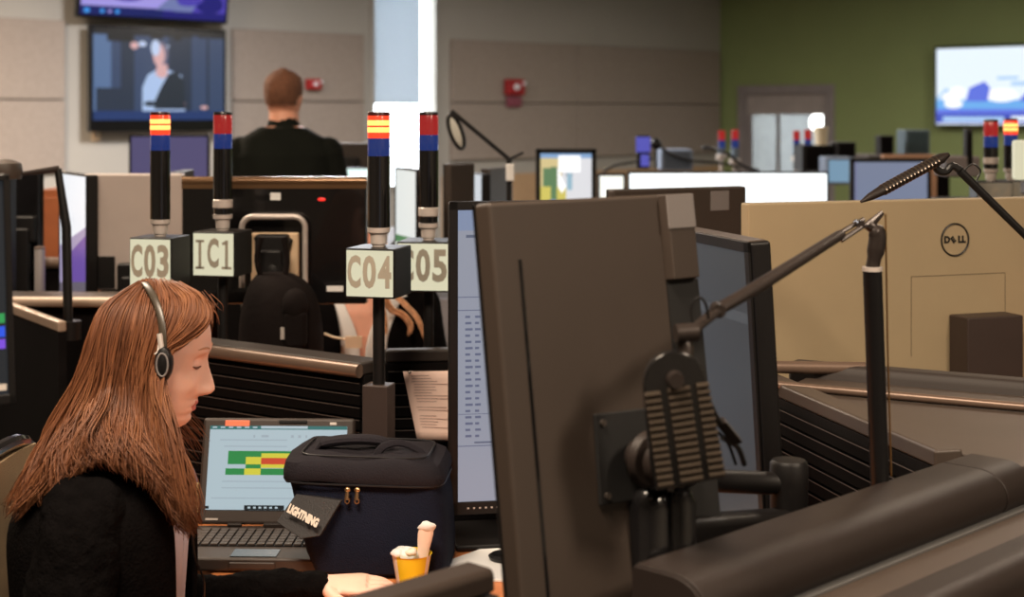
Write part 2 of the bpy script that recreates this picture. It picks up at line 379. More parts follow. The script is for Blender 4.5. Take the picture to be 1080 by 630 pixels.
mb.box((0, -.01, 0), (.07, .02, .11)); mb.build('switch_plate', mat('cream_plate', rgb(226, 196, 160), .5), t, bevel=.004); mb = MB(); mb.box((0, -.022, 0), (.02, .008, .04)); mb.build('rocker', m_white, t, bevel=.002)
# television on the green wall
def gp(px, off=.15):
    k = (px - 540) / F
    # points K + Vv*t + toward room off along U
    base = K + U * off
    t = (k * base.y - base.x) / (.7071 * (1 + k)); p = base + Vv * t; return (p.x, p.y, 0)
t3c = [G('tv3_white', 232, 244, 255, 1.05), G('tv3_pale', 176, 212, 248, 1.0), G('tv3_blue', 96, 116, 226, 1.0), G('tv3_sky', 110, 176, 240, 1.0), G('tv3_navy', 66, 84, 200, .9), G('tv3_cloud', 250, 250, 255, 1.1)]
hw = (1080 - 985) / .0 if False else 0
items3 = [('p', ((0, .1), (.13, .1), (.13, .42), (.07, .48), (0, .35)), 1), ('r', (0, .19, 1, .32), 3), ('r', (0, .14, 1, .2), 2), ('r', (0, .02, 1, .14), 4), ('r', (.05, .04, .5, .1), 1), ('r', (.55, .05, .97, .11), 0),
          ('p', ((.22, .3), (.25, .48), (.36, .56), (.4, .48), (.38, .3)), 2), ('p', ((.27, .34), (.3, .45), (.36, .45), (.36, .33)), 4), ('r', (.45, .58, .6, .62), 1), ('r', (.55, .5, .8, .55), 1), ('p', ((.6, .3), (.7, .5), (.95, .5), (1, .3)), 2),
          ('e', (.11, .36, .07, .07), 5), ('e', (.16, .42, .06, .08), 5), ('e', (.13, .27, .07, .06), 5), ('e', (.48, .38, .12, .09), 5), ('e', (.8, .36, .1, .07), 5)]
pL = Vector(gp(985)); pd = Vv * 1.66
wall_tv(pL, pL + pd, Z_(49, pL.y), Z_(134, pL.y), 0, 'bright wall television with a white and blue picture on the green wall', items3, t3c)
# ------------------------------------------------------------------ dispatch consoles
H = 1.05
def console_wall(A, B, side, h=H, label='', rail=True, thick=.05, ledge=.075, slats=True, z0=0.0, group=None, ledge_mat=None, rail_mat=None):
    """upright console panel from A to B; side=+1/-1 picks the face that carries the slats"""
    A = Vector((A[0], A[1], 0)); B = Vector((B[0], B[1], 0)); d = (B - A); Lh = d.length; ang = math.atan2(d.y, d.x)
    t = thing('console_partition', A, ang, label, 'console partition', group)
    s = side
    mb = MB(); mb.box((Lh / 2, 0, z0 + (h - .03 - z0) / 2), (Lh, thick, h - .03 - z0)); mb.build('panel_core', m_dark, t)
    if slats:
        mb = MB(); z = h - .045
        while z > max(z0, .66):
            mb.mi = 0; mb.box((Lh / 2, s * (thick / 2 + .005), z - .011), (Lh - .01, .010, .0215))
            mb.mi = 1; mb.box((Lh / 2, s * (thick / 2 + .0105), z - .0012), (Lh - .012, .001, .0016))
            z -= .0262
        mb.build('slat_board', [m_slat, m_slatline], t, flat=True)
    mb = MB(); mb.box((Lh / 2, 0, h - .0155), (Lh, ledge, .029)); mb.build('ledge', ledge_mat or m_trim, t, bevel=.006)
    if rail:
        mb = MB(); mb.tube([(0, s * (ledge / 2 + .004), h - .018), (Lh, s * (ledge / 2 + .004), h - .018)], .0125, 16, flat=1.2); mb.build('front_rail', rail_mat or m_rail, t)
    return t
m_ledge_dark = mat('dark_ledge', rgb(46, 38, 34), .6)
# back panels of the woman's console
console_wall((-.93, 3.715), (-.30, 3.26), -1, label='slatted console panel with tan front rail behind the laptop', ledge_mat=m_ledge_dark)
console_wall((-1.46, 4.34), (-1.15, 3.88), -1, label='short dark console panel slanting away at the far left', rail=False, ledge=.024, thick=.022, ledge_mat=m_rail_pale, slats=False)
console_wall((-.285, 3.40), (.02, 3.44), -1, h=Z_(368, 3.4), label='dark slatted panel that carries the pinned notice', rail=False, ledge=.04, ledge_mat=m_ledge_dark)
console_wall((.04, 3.44), (.515, 3.10), -1, label='slatted console panel hidden behind the grey-screened monitor', rail=False, ledge_mat=m_ledge_dark)
console_wall((.520, 3.10), (.692, 2.40), -1, label='slatted console side panel beside the lamp pole at the right', rail=False, ledge=.05)
# second row
console_wall((-2.0, 4.50), (-.86, 4.46), -1, label='console panel with a broad pale rounded rail behind the seated woman\'s head', slats=False, ledge_mat=m_trim, rail_mat=m_rail_pale, rail=True, ledge=.12)
console_wall((-3.4, 5.6), (-1.5, 5.25), -1, label='dark console panel of the row beyond at the far left', slats=False, h=1.08, ledge_mat=m_rail)

# desk of the woman (orange wood)
def slab(name, pts, z, th, m, label, cat, edge=None, legs=()):
    cx = sum(p[0] for p in pts) / len(pts); cy = sum(p[1] for p in pts) / len(pts)
    t = thing(name, (cx, cy, 0), 0, label, cat)
    mb = MB(); mb.prism([(x - cx, y - cy) for x, y in pts], z - th, z); mb.build('worktop', m, t, bevel=.004)
    for x, y in legs:
        mb = MB(); mb.box((x - cx, y - cy, (z - th) / 2), (.07, .07, z - th)); mb.box((x - cx, y - cy, .015), (.09, .4, .03)); mb.build('leg', m_black, t, bevel=.004)
    return t
DZ = .695
desk = slab('desk', [(-1.0, 3.62), (-.33, 3.12), (-.10, 3.30), (.42, 3.02), (.58, 2.42), (.12, 1.93), (-.18, 2.02), (-.40, 2.25), (-.42, 2.72), (-.60, 2.95), (-1.02, 3.2)], DZ, .03, m_wood,
     'orange wood worktop under the laptop and the dark lunch bag', 'desk', legs=((-.85, 3.4), (.35, 2.5), (-.1, 2.9)))
slab('desk', [(-1.1, 4.0), (0.05, 3.75), (.12, 4.35), (-1.0, 4.4)], .73, .03, m_wood, 'worktop in front of the person in the white collar', 'desk', legs=((-.9, 4.15), (0, 4.0)))

# ---- right foreground: stepped console edge with two rounded bolsters
B0 = Vector((.144, 1.79, 0)); dd = Vector((.70, .714, 0)).normalized(); qq = Vector((.714, -.70, 0)).normalized()
def bolster_profile(w_, top, drop, r0=.045, back=0.0):
    pts = [(back, top - drop), (back, top - .004), (back + .004, top)]
    r0 = .038
    for k in range(13):
        a = math.pi / 2 - math.radians(150) * k / 12
        pts.append((w_ - r0 * 1.25 + r0 * 1.25 * math.cos(a), top - r0 + r0 * math.sin(a)))
    pts.append((w_ * .55, top - drop)); return pts
def run(name, prof, t0, t1, m, parent, bevel=0.0015):
    mb = MB(); mb.sweep(prof, B0 + dd * t0, B0 + dd * t1, qq); o = mb.build(name, m, None, bevel=bevel, angle=50)
    return adopt(o, parent)
bol = thing('console_bolster', B0, 0, 'thick rounded dark bolster running along the console edge at the lower right', 'console bolster')
run('bolster_body', bolster_profile(.108, H, .075), 0.0, .725, m_bolster, bol)
run('end_section', bolster_profile(.108, H, .075), .728, .815, m_bolster, bol, .006)
run('end_cap', bolster_profile(.106, H - .002, .07), -.004, 0, m_bolster, bol)
run('support_panel', [(.012, 0), (.012, .975), (.06, .975), (.06, 0)], .01, .8, m_dark, bol)
deck = thing('console_deck', B0 + qq * .12, 0, 'stepped flat console deck of grey and brown strips below the bolster', 'console deck')
run('grey_strip', [(.066, .93), (.066, .990), (.113, .990), (.113, .93)], -.45, 1.5, m_strip, deck)
run('brown_strip', [(.1145, .93), (.1145, .988), (.174, .988), (.174, .93)], -.45, 1.5, m_trim, deck)
run('base_panel', [(.07, 0), (.07, .93), (.17, .93), (.17, 0)], -.4, 1.45, m_dark, deck)
b2 = thing('console_bolster', B0 + qq * .2, 0, 'second rounded console edge cut by the bottom right corner', 'console bolster')
pr = [(.1755, .90), (.1755, .992), (.205, .992)]
for k in range(9):
    a = math.pi / 2 * (1 - k / 8); pr.append((.212 + .030 * math.cos(a), .962 + .030 * math.sin(a)))
pr += [(.243, .90)]
run('bolster_body', pr, -.45, 1.5, m_bolster, b2)
mb = MB(); mb.tube([B0 + dd * -.45 + qq * .252 + Vector((0, 0, .945)), B0 + dd * 1.5 + qq * .252 + Vector((0, 0, .945))], .006, 12); adopt(mb.build('metal_bead', m_rail), b2)
run('skirt_panel', [(.18, 0), (.18, .90), (.24, .90), (.24, 0)], -.45, 1.5, m_dark, b2)
# the piece of bolster at the bottom centre, in front of the yellow cup
e1 = at(513, 604, 1.80)
C0 = Vector((-.052, 1.80, 0))
def run2(name, prof, t0, t1, m, parent):
    mb = MB(); mb.sweep(prof, C0 + dd * t0, C0 + dd * t1, qq); o = mb.build(name, m, None, bevel=.004, angle=50); return adopt(o, parent)
m_matte = mat('matte_brown_black', rgb(48, 40, 35), .75, spec=.12)
b3 = thing('console_bolster', C0, 0, 'short dark bolster end poking up in front of the yellow cup', 'console bolster')
run2('bolster_body', [(0, H - .028), (0, H), (.040, H), (.046, H - .006), (.046, H - .028)], -.9, .0, m_matte, b3)
run2('lower_lip', [(0, H - .08), (0, H - .031), (.050, H - .031), (.054, H - .045), (.048, H - .08)], -.9, .004, m_matte, b3)
run2('support_panel', [(.004, 0), (.004, H - .08), (.02, H - .08), (.02, 0)], -.9, -.02, m_dark, b3)

# neighbouring console behind: long parallel rails running right
nA = Vector((.10, 3.23, 0)); nd = Vector((.328, -.180, 0)).normalized(); nq = Vector((-nd.y, nd.x, 0)) * -1
def run3(name, prof, t0, t1, m, parent, bevel=.003):
    mb = MB(); mb.sweep(prof, nA + nd * t0, nA + nd * t1, nq); return adopt(mb.build(name, m, None, bevel=bevel, angle=50), parent)
nb = thing('console_deck', nA, 0, 'neighbouring console top with a shiny rail in front of the big tan monitor back', 'console deck')
mb = MB(); mb.prism([(.562, 2.97), (.722, 2.42), (.780, 2.330), (1.107, 2.672)], .99, 1.036); adopt(mb.build('flat_top', m_trim, bevel=.003), nb)
mb = MB(); mb.prism([(.66, 2.83), (.755, 2.45), (.79, 2.40), (1.03, 2.66)], 0, .99); adopt(mb.build('cabinet_body', m_dark), nb)
run3('back_strip', [(-.13, .99), (-.13, 1.04), (-.0, 1.04), (-.0, .99)], .50, 1.3, m_trim, nb)
run3('dark_step', [(-.20, .80), (-.20, 1.062), (-.18, 1.068), (-.145, 1.068), (-.135, 1.05), (-.135, .80)], .46, 1.3, m_ledge_dark, nb, .008)
mb = MB(); mb.tube([nA + nd * .47 + nq * .012 + Vector((0, 0, 1.046)), nA + nd * 1.15 + nq * .012 + Vector((0, 0, 1.046))], .008, 14); adopt(mb.build('shiny_rail', m_rail), nb)
run3('base_panel', [(-.12, 0), (-.12, .99), (-.08, .99), (-.08, 0)], .6, 1.3, m_dark, nb)
mb = MB(); mb.tube([Vector((.53, 3.10, 1.062)), Vector((.72, 3.085, 1.062))], .013, 14); adopt(mb.build('tan_rail', m_rail), nb)

# notice pinned on the panel
t = thing('notice', at(456, 466, 3.36), R(2), 'pale pink printed notice pinned to the dark panel beside the left screen', 'notice')
q = [at(425, 392, 3.36), at(481, 391, 3.36), at(487, 465, 3.35), at(440, 463, 3.35)]
mb = MB(); c0 = q[0]; n = 8
def bil(u, v): return q[0].lerp(q[1], u).lerp(q[3].lerp(q[2], u), v)
for i in range(n):
    for j in range(n):
        P = [bil(a / n, b / n) + Vector((0, -.003 * math.sin(3 * a / n + b / n), 0)) for a, b in ((i, j), (i + 1, j), (i + 1, j + 1), (i, j + 1))]
        mb.face([mb.V(p) for p in P])
bmesh.ops.remove_doubles(mb.b, verts=mb.b.verts, dist=1e-5)
m_notice = mat('pink_notice_paper', rgb(250, 218, 204), .8, var=.02)
o = adopt(mb.build('sheet', m_notice), t); sm = o.modifiers.new('s', 'SOLIDIFY'); sm.thickness = .0006
mb = MB(); random.seed(4)
for k in range(19):
    v = .06 + k * .042
    if k in (10, 13): continue
    a = .12 + random.random() * .05; b = a + .3 + random.random() * .5
    P = [bil(a, v), bil(min(b, .95), v), bil(min(b, .95), v + .007), bil(a, v + .007)]
    mb.face([mb.V(p + Vector((0, -.0040, 0))) for p in P])
adopt(mb.build('print_lines', mat('faded_print', rgb(140, 100, 96), .8), flat=True), t)
mb = MB(); mb.ball(at(432, 393, 3.35), .004); adopt(mb.build('push_pin', m_chrome), t)

# white desk insert with grommet
t = thing('desk_mat', (0.03, 3.04, DZ), R(0), 'white board lying on the worktop right of the dark bag', 'board')
mb = MB(); mb.prism([(-.24, -.16), (-.01, .13), (.22, .12), (.18, -.2)], 0.0005, .006); mb.build('white_board', m_white, t, bevel=.001)
mb = MB(); mb.lathe([(.0, .0062), (.028, .0062), (.032, .014), (.026, .018), (.018, .014), (0, .013)], 24, (-.045, -.05, 0)); mb.build('grommet_cover', m_black, t)
# ------------------------------------------------------------------ monitors
def panel_thing(A, B, ztop, h, zdesk, label, thick=.035, tilt=0, roll=0, shell=None, cat='monitor', name='computer_monitor', group=None, stand=True, bez=.012,
                screen=None, items=(), bevel=.006, stand_back=.11, basew=.24, hoop=False, neckdrop=.02):
    """flat monitor whose screen face runs from A (its left as the viewer of the screen sees it) to B. local: x right, -y screen side"""
    A = Vector((A[0], A[1], 0)); B = Vector((B[0], B[1], 0)); d = B - A; wd = d.length; c = (A + B) / 2; ang = math.atan2(d.y, d.x)
    t = thing(name, (c.x, c.y, zdesk), ang, label, cat, group)
    zc = ztop - h / 2 - zdesk
    M = Matrix.Translation((0, 0, zc)) @ Matrix.Rotation(R(roll), 4, 'Y') @ Matrix.Rotation(R(tilt), 4, 'X')
    shell = shell or m_black
    mb = MB(); mb.M = M; mb.box((0, thick / 2, 0), (wd, thick, h)); mb.build('housing', shell, t, bevel=bevel, seg=3)
    mb = MB(); mb.M = M
    f = .004
    for bx in (((0, -.002, h / 2 - bez / 2), (wd, f, bez)), ((0, -.002, -h / 2 + bez * .75), (wd, f, bez * 1.5)), ((-wd / 2 + bez / 2, -.002, 0), (bez, f, h)), ((wd / 2 - bez / 2, -.002, 0), (bez, f, h))): mb.box(*bx)
    mb.build('bezel', m_black, t, bevel=.0012)
    mats = screen or [glow('screen_off', rgb(30, 32, 40), .4)]
    mb = MB(); mb.M = M; sw, shh = wd - 2 * bez, h - 2.5 * bez
    mb.M = M @ Matrix.Translation((0, 0, bez * .25))
    mb.box((0, .0005, 0), (sw, .002, shh)); canvas(mb, sw, shh, items, mats, y0=-.0009, step=.00012)
    mb.build('screen', mats, t, flat=True)
    if stand:
        low = zc - neckdrop
        mb = MB(); mb.box((0, stand_back * .7, max(low, .05) / 2 + .005), (.06, .035, max(low, .05))); mb.box((0, stand_back * .5, low), (.09, stand_back * .5, .09)); mb.build('stand_neck', m_black, t, bevel=.008)
        mb = MB(); mb.box((0, stand_back * .6, .008), (basew, .19, .014)); mb.build('stand_base', m_black, t, bevel=.006)
    t['_M'] = 0
    del t['_M']
    return t, M
W1 = G('page_white', 146, 150, 164, .95); WG = G('page_grey', 176, 182, 204, .75)
ink = G('screen_ink', 100, 108, 130, .8)


m_lap0 = mat('screw_dark', rgb(90, 82, 76), .35, .6)
# ---- portrait monitors seen from behind: shared details of the shell back
def back_details(t, M, wd, h, thick, vesa=(0, 0), slot=True, block=True, shell=None):
    shell = shell or m_backshell
    if slot:
        mb = MB(); mb.M = M; mb.box((wd / 2 - .040, thick + .0002, -.035), (.005, .001, h - .07)); mb.build('back_slot', m_black_gloss, t)
    if block:
        x0, x1 = -wd / 2 + .001, -wd / 2 + .062; xc = (x0 + x1) / 2
        mb = MB(); mb.M = M; mb.prism([(x0, thick - .005), (x0 + .010, thick + .014), (x1 - .004, thick + .014), (x1, thick - .005)], h / 2 - .112, h / 2 - .001); mb.build('corner_cover', shell, t, bevel=.002)
        mb = MB(); mb.M = M; mb.box((xc + .004, thick + .0145, h / 2 - .024), (.050, .002, .044)); mb.build('cover_inlay', m_greyshell, t, bevel=.0006)
        mb = MB(); mb.M = M; mb.box((xc, thick, -h / 2 + (h - .115) / 2 + .002), (.058, .004, h - .117)); mb.build('port_recess', mat('deep_black', rgb(10, 9, 9), .7), t)
    if vesa:
        vx, vz = vesa
        mb = MB(); mb.M = M @ Matrix.Translation((vx, thick, vz)) @ Matrix.Rotation(R(-2), 4, 'Y')
        mb.box((0, .002, 0), (.105, .006, .110)); mb.build('mount_recess', mat('deep_black', rgb(10, 9, 9), .7), t, bevel=.002)
        for sx in (-1, 1):
            for sz in (-1, 1):
                mb = MB(); mb.M = M @ Matrix.Translation((vx, thick, vz)) @ Matrix.Rotation(R(-2), 4, 'Y')
                mb.cyl((sx * .042, .004, sz * .044), (sx * .042, .009, sz * .044), .004, n=12); mb.build('mount_screw', m_lap0, t)

nl = Vector((X_(516, 1.80), 1.80, 0)); nr = Vector((X_(728, 2.02), 2.02, 0)); yy = Vector((.617, -.787, 0))
off = yy * .0
TH = .030; HT = .585; TILT = 7.5
off = yy * (HT / 2 * math.sin(R(TILT)) - TH)
big, M = panel_thing(nr + off, nl + off, Z_(215, 1.80), HT, 0.70, 'large dark portrait monitor seen from behind in the right foreground', thick=TH, tilt=TILT, shell=m_backshell, stand=False, bez=.01,
                     screen=[WG, W1, ink], items=[('r', (.05, .05, .95, .95), 1), ('r', (.1, .9, .6, .92), 2), ('r', (.1, .8, .8, .815), 2)], bevel=.005)
wd = (nr - nl).length
back_details(big, M, wd, HT, TH, vesa=(-.014, -.030))

# its arm: clamp post, lower link, knuckle post, upper link, tilting head
pb = at(706, 560, 1.88) - qq * .012; pk = at(832, 510, 2.14); pm = (Matrix.Translation(big.location) @ Matrix.Rotation(big.rotation_euler.z, 4, 'Z') @ M) @ Vector((-.020, TH + .01, -.030))
arm = thing('monitor_arm', (pb.x, pb.y, DZ), 0, 'black jointed monitor arm behind the ribbed lamp head, with a round knuckle', 'monitor arm')
mb = MB(); mb.lathe([(0, DZ), (.05, DZ), (.05, DZ + .02), (.034, DZ + .03), (.031, Z_(535, 1.88)), (.021, Z_(518, 1.88)), (.017, Z_(515, 1.88)), (0, Z_(514.5, 1.88))], 32, (pb.x - .014, pb.y, 0)); adopt(mb.build('clamp_post', m_black_gloss), arm)
mb = MB(); mb.lathe([(0, .95), (.018, .95), (.020, Z_(530, 1.88)), (.013, Z_(517, 1.88)), (0, Z_(515, 1.88))], 24, (pb.x + .022, pb.y - .01, 0)); adopt(mb.build('side_post', m_black_gloss), arm)
z1 = Z_(572, 1.95)
mb = MB(); a, b = Vector((pb.x, pb.y, z1 + .02)), Vector((pk.x, pk.y, z1 - .035)); d = (b - a); mb.M = Matrix.Translation((a + b) / 2) @ Matrix.Rotation(math.atan2(d.y, d.x), 4, 'Z') @ Matrix.Rotation(math.atan2(-d.z, d.xy.length), 4, 'Y')
mb.box((0, 0, 0), (d.length, .05, .055)); adopt(mb.build('lower_link', m_black, bevel=.012), arm)
mb = MB(); mb.lathe([(0, z1 - .06), (.025, z1 - .06), (.027, Z_(500, 2.14) - .01), (.0265, Z_(489, 2.14)), (.023, Z_(486, 2.14) + .001), (0, Z_(486, 2.14) + .002)], 32, (pk.x, pk.y, 0)); adopt(mb.build('knuckle', m_black), arm)
hub = pm + yy * .075
mb = MB(); mb.tube(smooth_path([Vector((pk.x, pk.y, pk.z)), at(790, 509, 2.11), at(735, 505, 2.03), hub], 14), [.016] * 14, 18); adopt(mb.build('upper_link', m_black), arm)
mb = MB(); mb.cyl(pm, hub, .020); mb.cyl(pm + yy * .022, pm + yy * .034, .036, .033, 32); mb.cyl(pm + yy * .045, pm + yy * .060, .031, .028, 32); adopt(mb.build('tilt_head', m_bolster, bevel=.002), arm)

# ---- right monitor with the dull grey screen
Yr = 2.30; pr_ = Vector((X_(803, Yr), Yr, 0)); dl = Vector((-.079, .28, 0)).normalized(); pl_ = pr_ + dl * .36
m_dull = glow('screen_sheen_blue', rgb(76, 80, 84), .55, .3)  # switched-off screen: its grey-blue reflected light is put in as glow
gm, M = panel_thing(pl_, pr_, Z_(255, Yr), .60, DZ, 'portrait monitor with a dull blue-grey screen behind the lamp arm', thick=.035, tilt=3.5, screen=[m_dull, glow('screen_sheen_band', rgb(92, 96, 100), .6, .3)], items=[('r', (.0, .80, 1, .83), 1)], bez=.017, stand_back=.09)
mb = MB(); mb.M = M; mb.box((0, .012, .3005), (.355, .028, .003)); mb.build('top_trim', m_trim, gm, bevel=.001)

# ---- left portrait monitor with a list on its white page
Yl = 3.05; a = Vector((X_(474, Yl), Yl, 0)); b = a + Vector((.36, .06, 0))
items = [('r', (0, .955, 1, 1), 2), ('r', (.02, .9, .3, .905), 1), ('r', (0, .84, 1, .9), 0)]
items = [('r', (0, .93, 1, 1), 3), ('r', (.05, .905, .6, .915), 4), ('r', (0, .70, 1, .703), 2), ('r', (0, .655, 1, .658), 2)]
for k in range(20): items += [('r', (.045, .63 - .0215 * k, .075 + .008 * (k % 3), .638 - .0215 * k), 2), ('r', (.105, .63 - .0215 * k, .14 - .01 * (k % 2), .638 - .0215 * k), 2)]
items += [('r', (0, .19, 1, .193), 2), ('r', (.1, .20, .7, .206), 4), ('r', (0, .30, 1, .302), 2)]
lm, M = panel_thing(a, b, Z_(213, Yl), .63, DZ, 'portrait monitor with a pale list on screen, half hidden behind the dark monitor back', thick=.03, roll=0, screen=[W1, WG, G('list_ink', 104, 110, 136, .8), G('list_blue', 136, 150, 180, .85), ink], items=items, bez=.017, stand_back=.16, basew=.34)
mb = MB(); mb.M = M
for k in range(8): mb.box((-.145 + k * .012, -.0045, -.302), (.004, .001, .003))
mb.build('front_button', m_silver, lm)

# ---- second row and beyond
def back_only(px0, px1, Y, ytop, h, label, Y2=None, shell=None, zdesk=.73, thick=.035, **kw):
    Y2 = Y2 or Y
    A = Vector((X_(px1, Y2), Y2, 0)); B = Vector((X_(px0, Y), Y, 0))
    return panel_thing(A, B, Z_(ytop, (Y)), h, zdesk, label, thick=thick, shell=shell or m_backshell, **kw)
def front(px0, px1, Y, ytop, h, label, Y2=None, zdesk=.73, **kw):
    Y2 = Y2 or Y
    return panel_thing(Vector((X_(px0, Y), Y, 0)), Vector((X_(px1, Y2), Y2, 0)), Z_(ytop, Y), h, zdesk, label, **kw)

# black 24-inch back with a silver hoop handle
bm, M = back_only(195, 388, 4.15, 190, .335, 'black landscape monitor seen from behind, with a silver hoop handle, below the standing man', shell=m_black_gloss, thick=.04, stand_back=.12)
wd_ = X_(388, 4.15) - X_(195, 4.15)
mb = MB(); mb.M = M; mb.tube([(-wd_ / 2, .03, .166), (wd_ / 2, .03, .166)], .0125, 14, flat=1.0); mb.box((0, .036, .152), (wd_, .012, .012)); mb.build('top_rim', mat('bronze_gloss', rgb(120, 92, 66), .22, .5), bm)
hoopc = Vector((X_(290, 4.1) - bm.location.x, 0, 0)).x * -1
zt = Z_(228, 4.1) - (Z_(190, 4.15) - .335 / 2)
hp = []
hw_, hh_, rr_ = .085, .19, .03
for cx, cz, a0 in ((hw_ - rr_, -rr_, 90), (-(hw_ - rr_), -rr_, 90)): pass
path = [(-hw_, 0, -hh_)] + [(-hw_ + rr_ - rr_ * math.cos(R(k * 15)), 0, -rr_ + rr_ * math.sin(R(k * 15))) for k in range(7)] + [(hw_ - rr_ + rr_ * math.sin(R(k * 15)), 0, -rr_ + rr_ * math.cos(R(k * 15))) for k in range(7)] + [(hw_, 0, -hh_)]
mb = MB(); mb.M = M @ Matrix.Translation((hoopc, .075, zt)); mb.tube(path, .0078, 14); mb.build('hoop_handle', m_silver, bm)
mb = MB(); mb.M = M @ Matrix.Translation((hoopc, .045, zt - .13)); mb.box((0, 0, 0), (.13, .02, .17)); mb.build('mount_plate', mat('cream_plate', rgb(226, 196, 160), .5), bm, bevel=.006)
mb = MB(); mb.M = M @ Matrix.Translation((hoopc, .065, zt - .13)); mb.ball((0, .01, -.02), (.04, .03, .055)); mb.tube([(-.02, 0, .02), (-.045, 0, .07)], [.018, .006]); mb.tube([(.02, 0, .02), (.05, 0, .075)], [.018, .006]); mb.build('tilt_hinge', m_black, bm)
mb = MB(); mb.M = M; mb.box((hoopc + .0, .0415, .125), (.028, .002, .02)); mb.build('white_label', m_white, bm)
mb = MB(); mb.M = M; mb.ball((hoopc - .125, .041, .117), (.011, .002, .005)); mb.build('red_spot', glow('red_spot_glow', (1, .03, .02, 1), 1.2), bm)  # small glowing red spot on the black shell
mb = MB(); mb.M = M; mb.box((-.165, .041, -.125), (.045, .002, .015)); mb.build('asset_tag', m_white, bm)

# big silver-grey back at the left and the glossy screen seen edge-on beside it
gb, M = back_only(93, 196, 4.75, 183, .36, 'large silver-grey monitor seen from behind at the left, above the pale rail', shell=mat('light_grey_shell', rgb(172, 160, 154), .5, var=.03), thick=.045, stand_back=.1, neckdrop=.14)
mb = MB(); mb.M = M; mb.box((.09, .046, -.125), (.066, .004, .10)); mb.build('cable_port', m_black, gb, bevel=.003)
eg, M = front(63, 92, 4.97, 181, .42, 'glossy screen with painted violet and white reflections, seen nearly edge-on beside the silver-grey monitor back', Y2=4.68, stand_back=.08, bez=.006, screen=[G('glare_white', 236, 240, 246, 1.0), G('glare_violet', 118, 88, 176, .8), G('glare_lilac', 176, 164, 200, .85), G('glare_grey', 120, 112, 126, .7)],
              items=[('p', ((0, 0), (1, 0), (1, .62), (0, .42)), 2), ('p', ((.1, 0), (1, 0), (1, .56), (.1, .3)), 1), ('p', ((0, 0), (1, 0), (1, .2), (0, .12)), 3)])  # window light mirrored on the glossy screen, painted as glowing shapes
back_only(176, 196, 5.0, 182, .30, 'narrow brown monitor back half hidden by the leftmost signal tower', Y2=5.3, thick=.03)

# far left: black monitor back, bright strip of screen, near dark monitor edge
back_only(14, 46, 5.2, 182, .34, 'black monitor back at the far left with a rounded grey top edge', shell=m_black_gloss, thick=.05)
front(-40, 11, 4.9, 186, .40, 'bright white screen cut by the left edge of the frame', Y2=4.85, screen=[G('strip_white', 236, 250, 246, 1.2)], bez=.01)
nm, M = front(-70, 13, 1.88, 186, .29, 'near dark monitor at the left frame edge with small green, blue and purple boxes', Y2=1.92, zdesk=.73, thick=.03, bez=.008, roll=-1.5, stand_back=.1,
      screen=[G('dark_ui', 30, 38, 46, .7), G('ui_green', 50, 170, 90, .8), G('ui_blue', 40, 90, 240, .9), G('ui_purple', 130, 80, 230, .9), G('ui_cream', 230, 200, 170, .9)],
      items=[('r', (.5, .335, .97, .38), 1), ('r', (.5, .27, .97, .32), 2), ('r', (.5, .215, .97, .26), 3), ('r', (.3, .02, .97, .05), 4), ('r', (.1, .6, .3, .62), 4)])

# upper left far monitor: dead screen, its violet-grey tone put in as a glow
front(136, 221, 7.6, 142, .34, 'monitor with a flat violet-grey screen under the wall televisions', screen=[G('dead_screen_glow', 92, 86, 126, .8)], bez=.012, zdesk=.95, shell=m_silver)
# centre background
back_only(349, 392, 8.2, 151, .2, 'small dark monitor back behind the standing man\'s shoulder', zdesk=.95)
front(352, 392, 7.4, 177, .22, 'small bright screen between the standing man and the lit signal tower', screen=[G('mint_white', 226, 250, 244, 1.3)], bez=.006, zdesk=.9)
wm, M = front(417, 440, 5.6, 176, .40, 'narrow white screen with a green bar between two signal towers', Y2=5.35, screen=[G('cool_white', 222, 228, 226, 1.0), G('bar_green', 70, 130, 84, .9), G('cool_white2', 232, 236, 226, 1.1)], items=[('r', (0, .30, 1, .37), 1), ('r', (0, 0, 1, .3), 2)], bez=.008)
back_only(468, 494, 5.6, 173, .40, 'dark brown monitor back right of the second red tower', Y2=5.7)
front(495, 509, 6.0, 182, .36, 'narrow pale screen squeezed between two dark monitor backs', Y2=5.85, screen=[G('pale_strip', 206, 214, 222, .95)], bez=.004)
back_only(508, 533, 6.1, 178, .38, 'brown monitor back left of the lamp stand', Y2=6.3)
mapm, M = front(565, 629, 7.0, 157, .36, 'upright monitor showing a yellow and green map page', screen=[G('map_white', 226, 226, 230, 1.0), G('map_yellow', 222, 208, 106, .9), G('map_green', 110, 146, 104, .8), G('map_blue', 160, 196, 214, .9), G('map_tan', 226, 206, 150, .9), G('map_ink', 130, 130, 140, .8), G('map_bright', 252, 252, 252, 1.2), G('map_sky', 140, 176, 220, .9)],
     items=[('r', (0, .93, 1, 1), 7), ('r', (0, 0, .42, .93), 4), ('r', (.0, .1, .5, .5), 1), ('r', (.05, .5, .33, .78), 2), ('r', (.2, .25, .32, .8), 2), ('r', (.35, .72, .78, .97), 6), ('r', (.52, .45, .62, .7), 3), ('r', (.5, .66, .63, .7), 5), ('p', ((.33, .78), (.5, .5), (.42, .4), (.34, .5)), 6), ('r', (.05, .02, .5, .1), 5), ('r', (.2, .26, .3, .3), 7)], bez=.022)
front(630, 660, 7.3, 183, .34, 'cream-white screen beside the map monitor', screen=[G('cream_screen', 246, 246, 236, 1.3)], bez=.012)
front(662, 874, 7.2, 181, .50, 'very wide blazing white screen in the middle of the room', screen=[G('blown_white', 246, 252, 254, 1.8)], bez=.010, thick=.04)
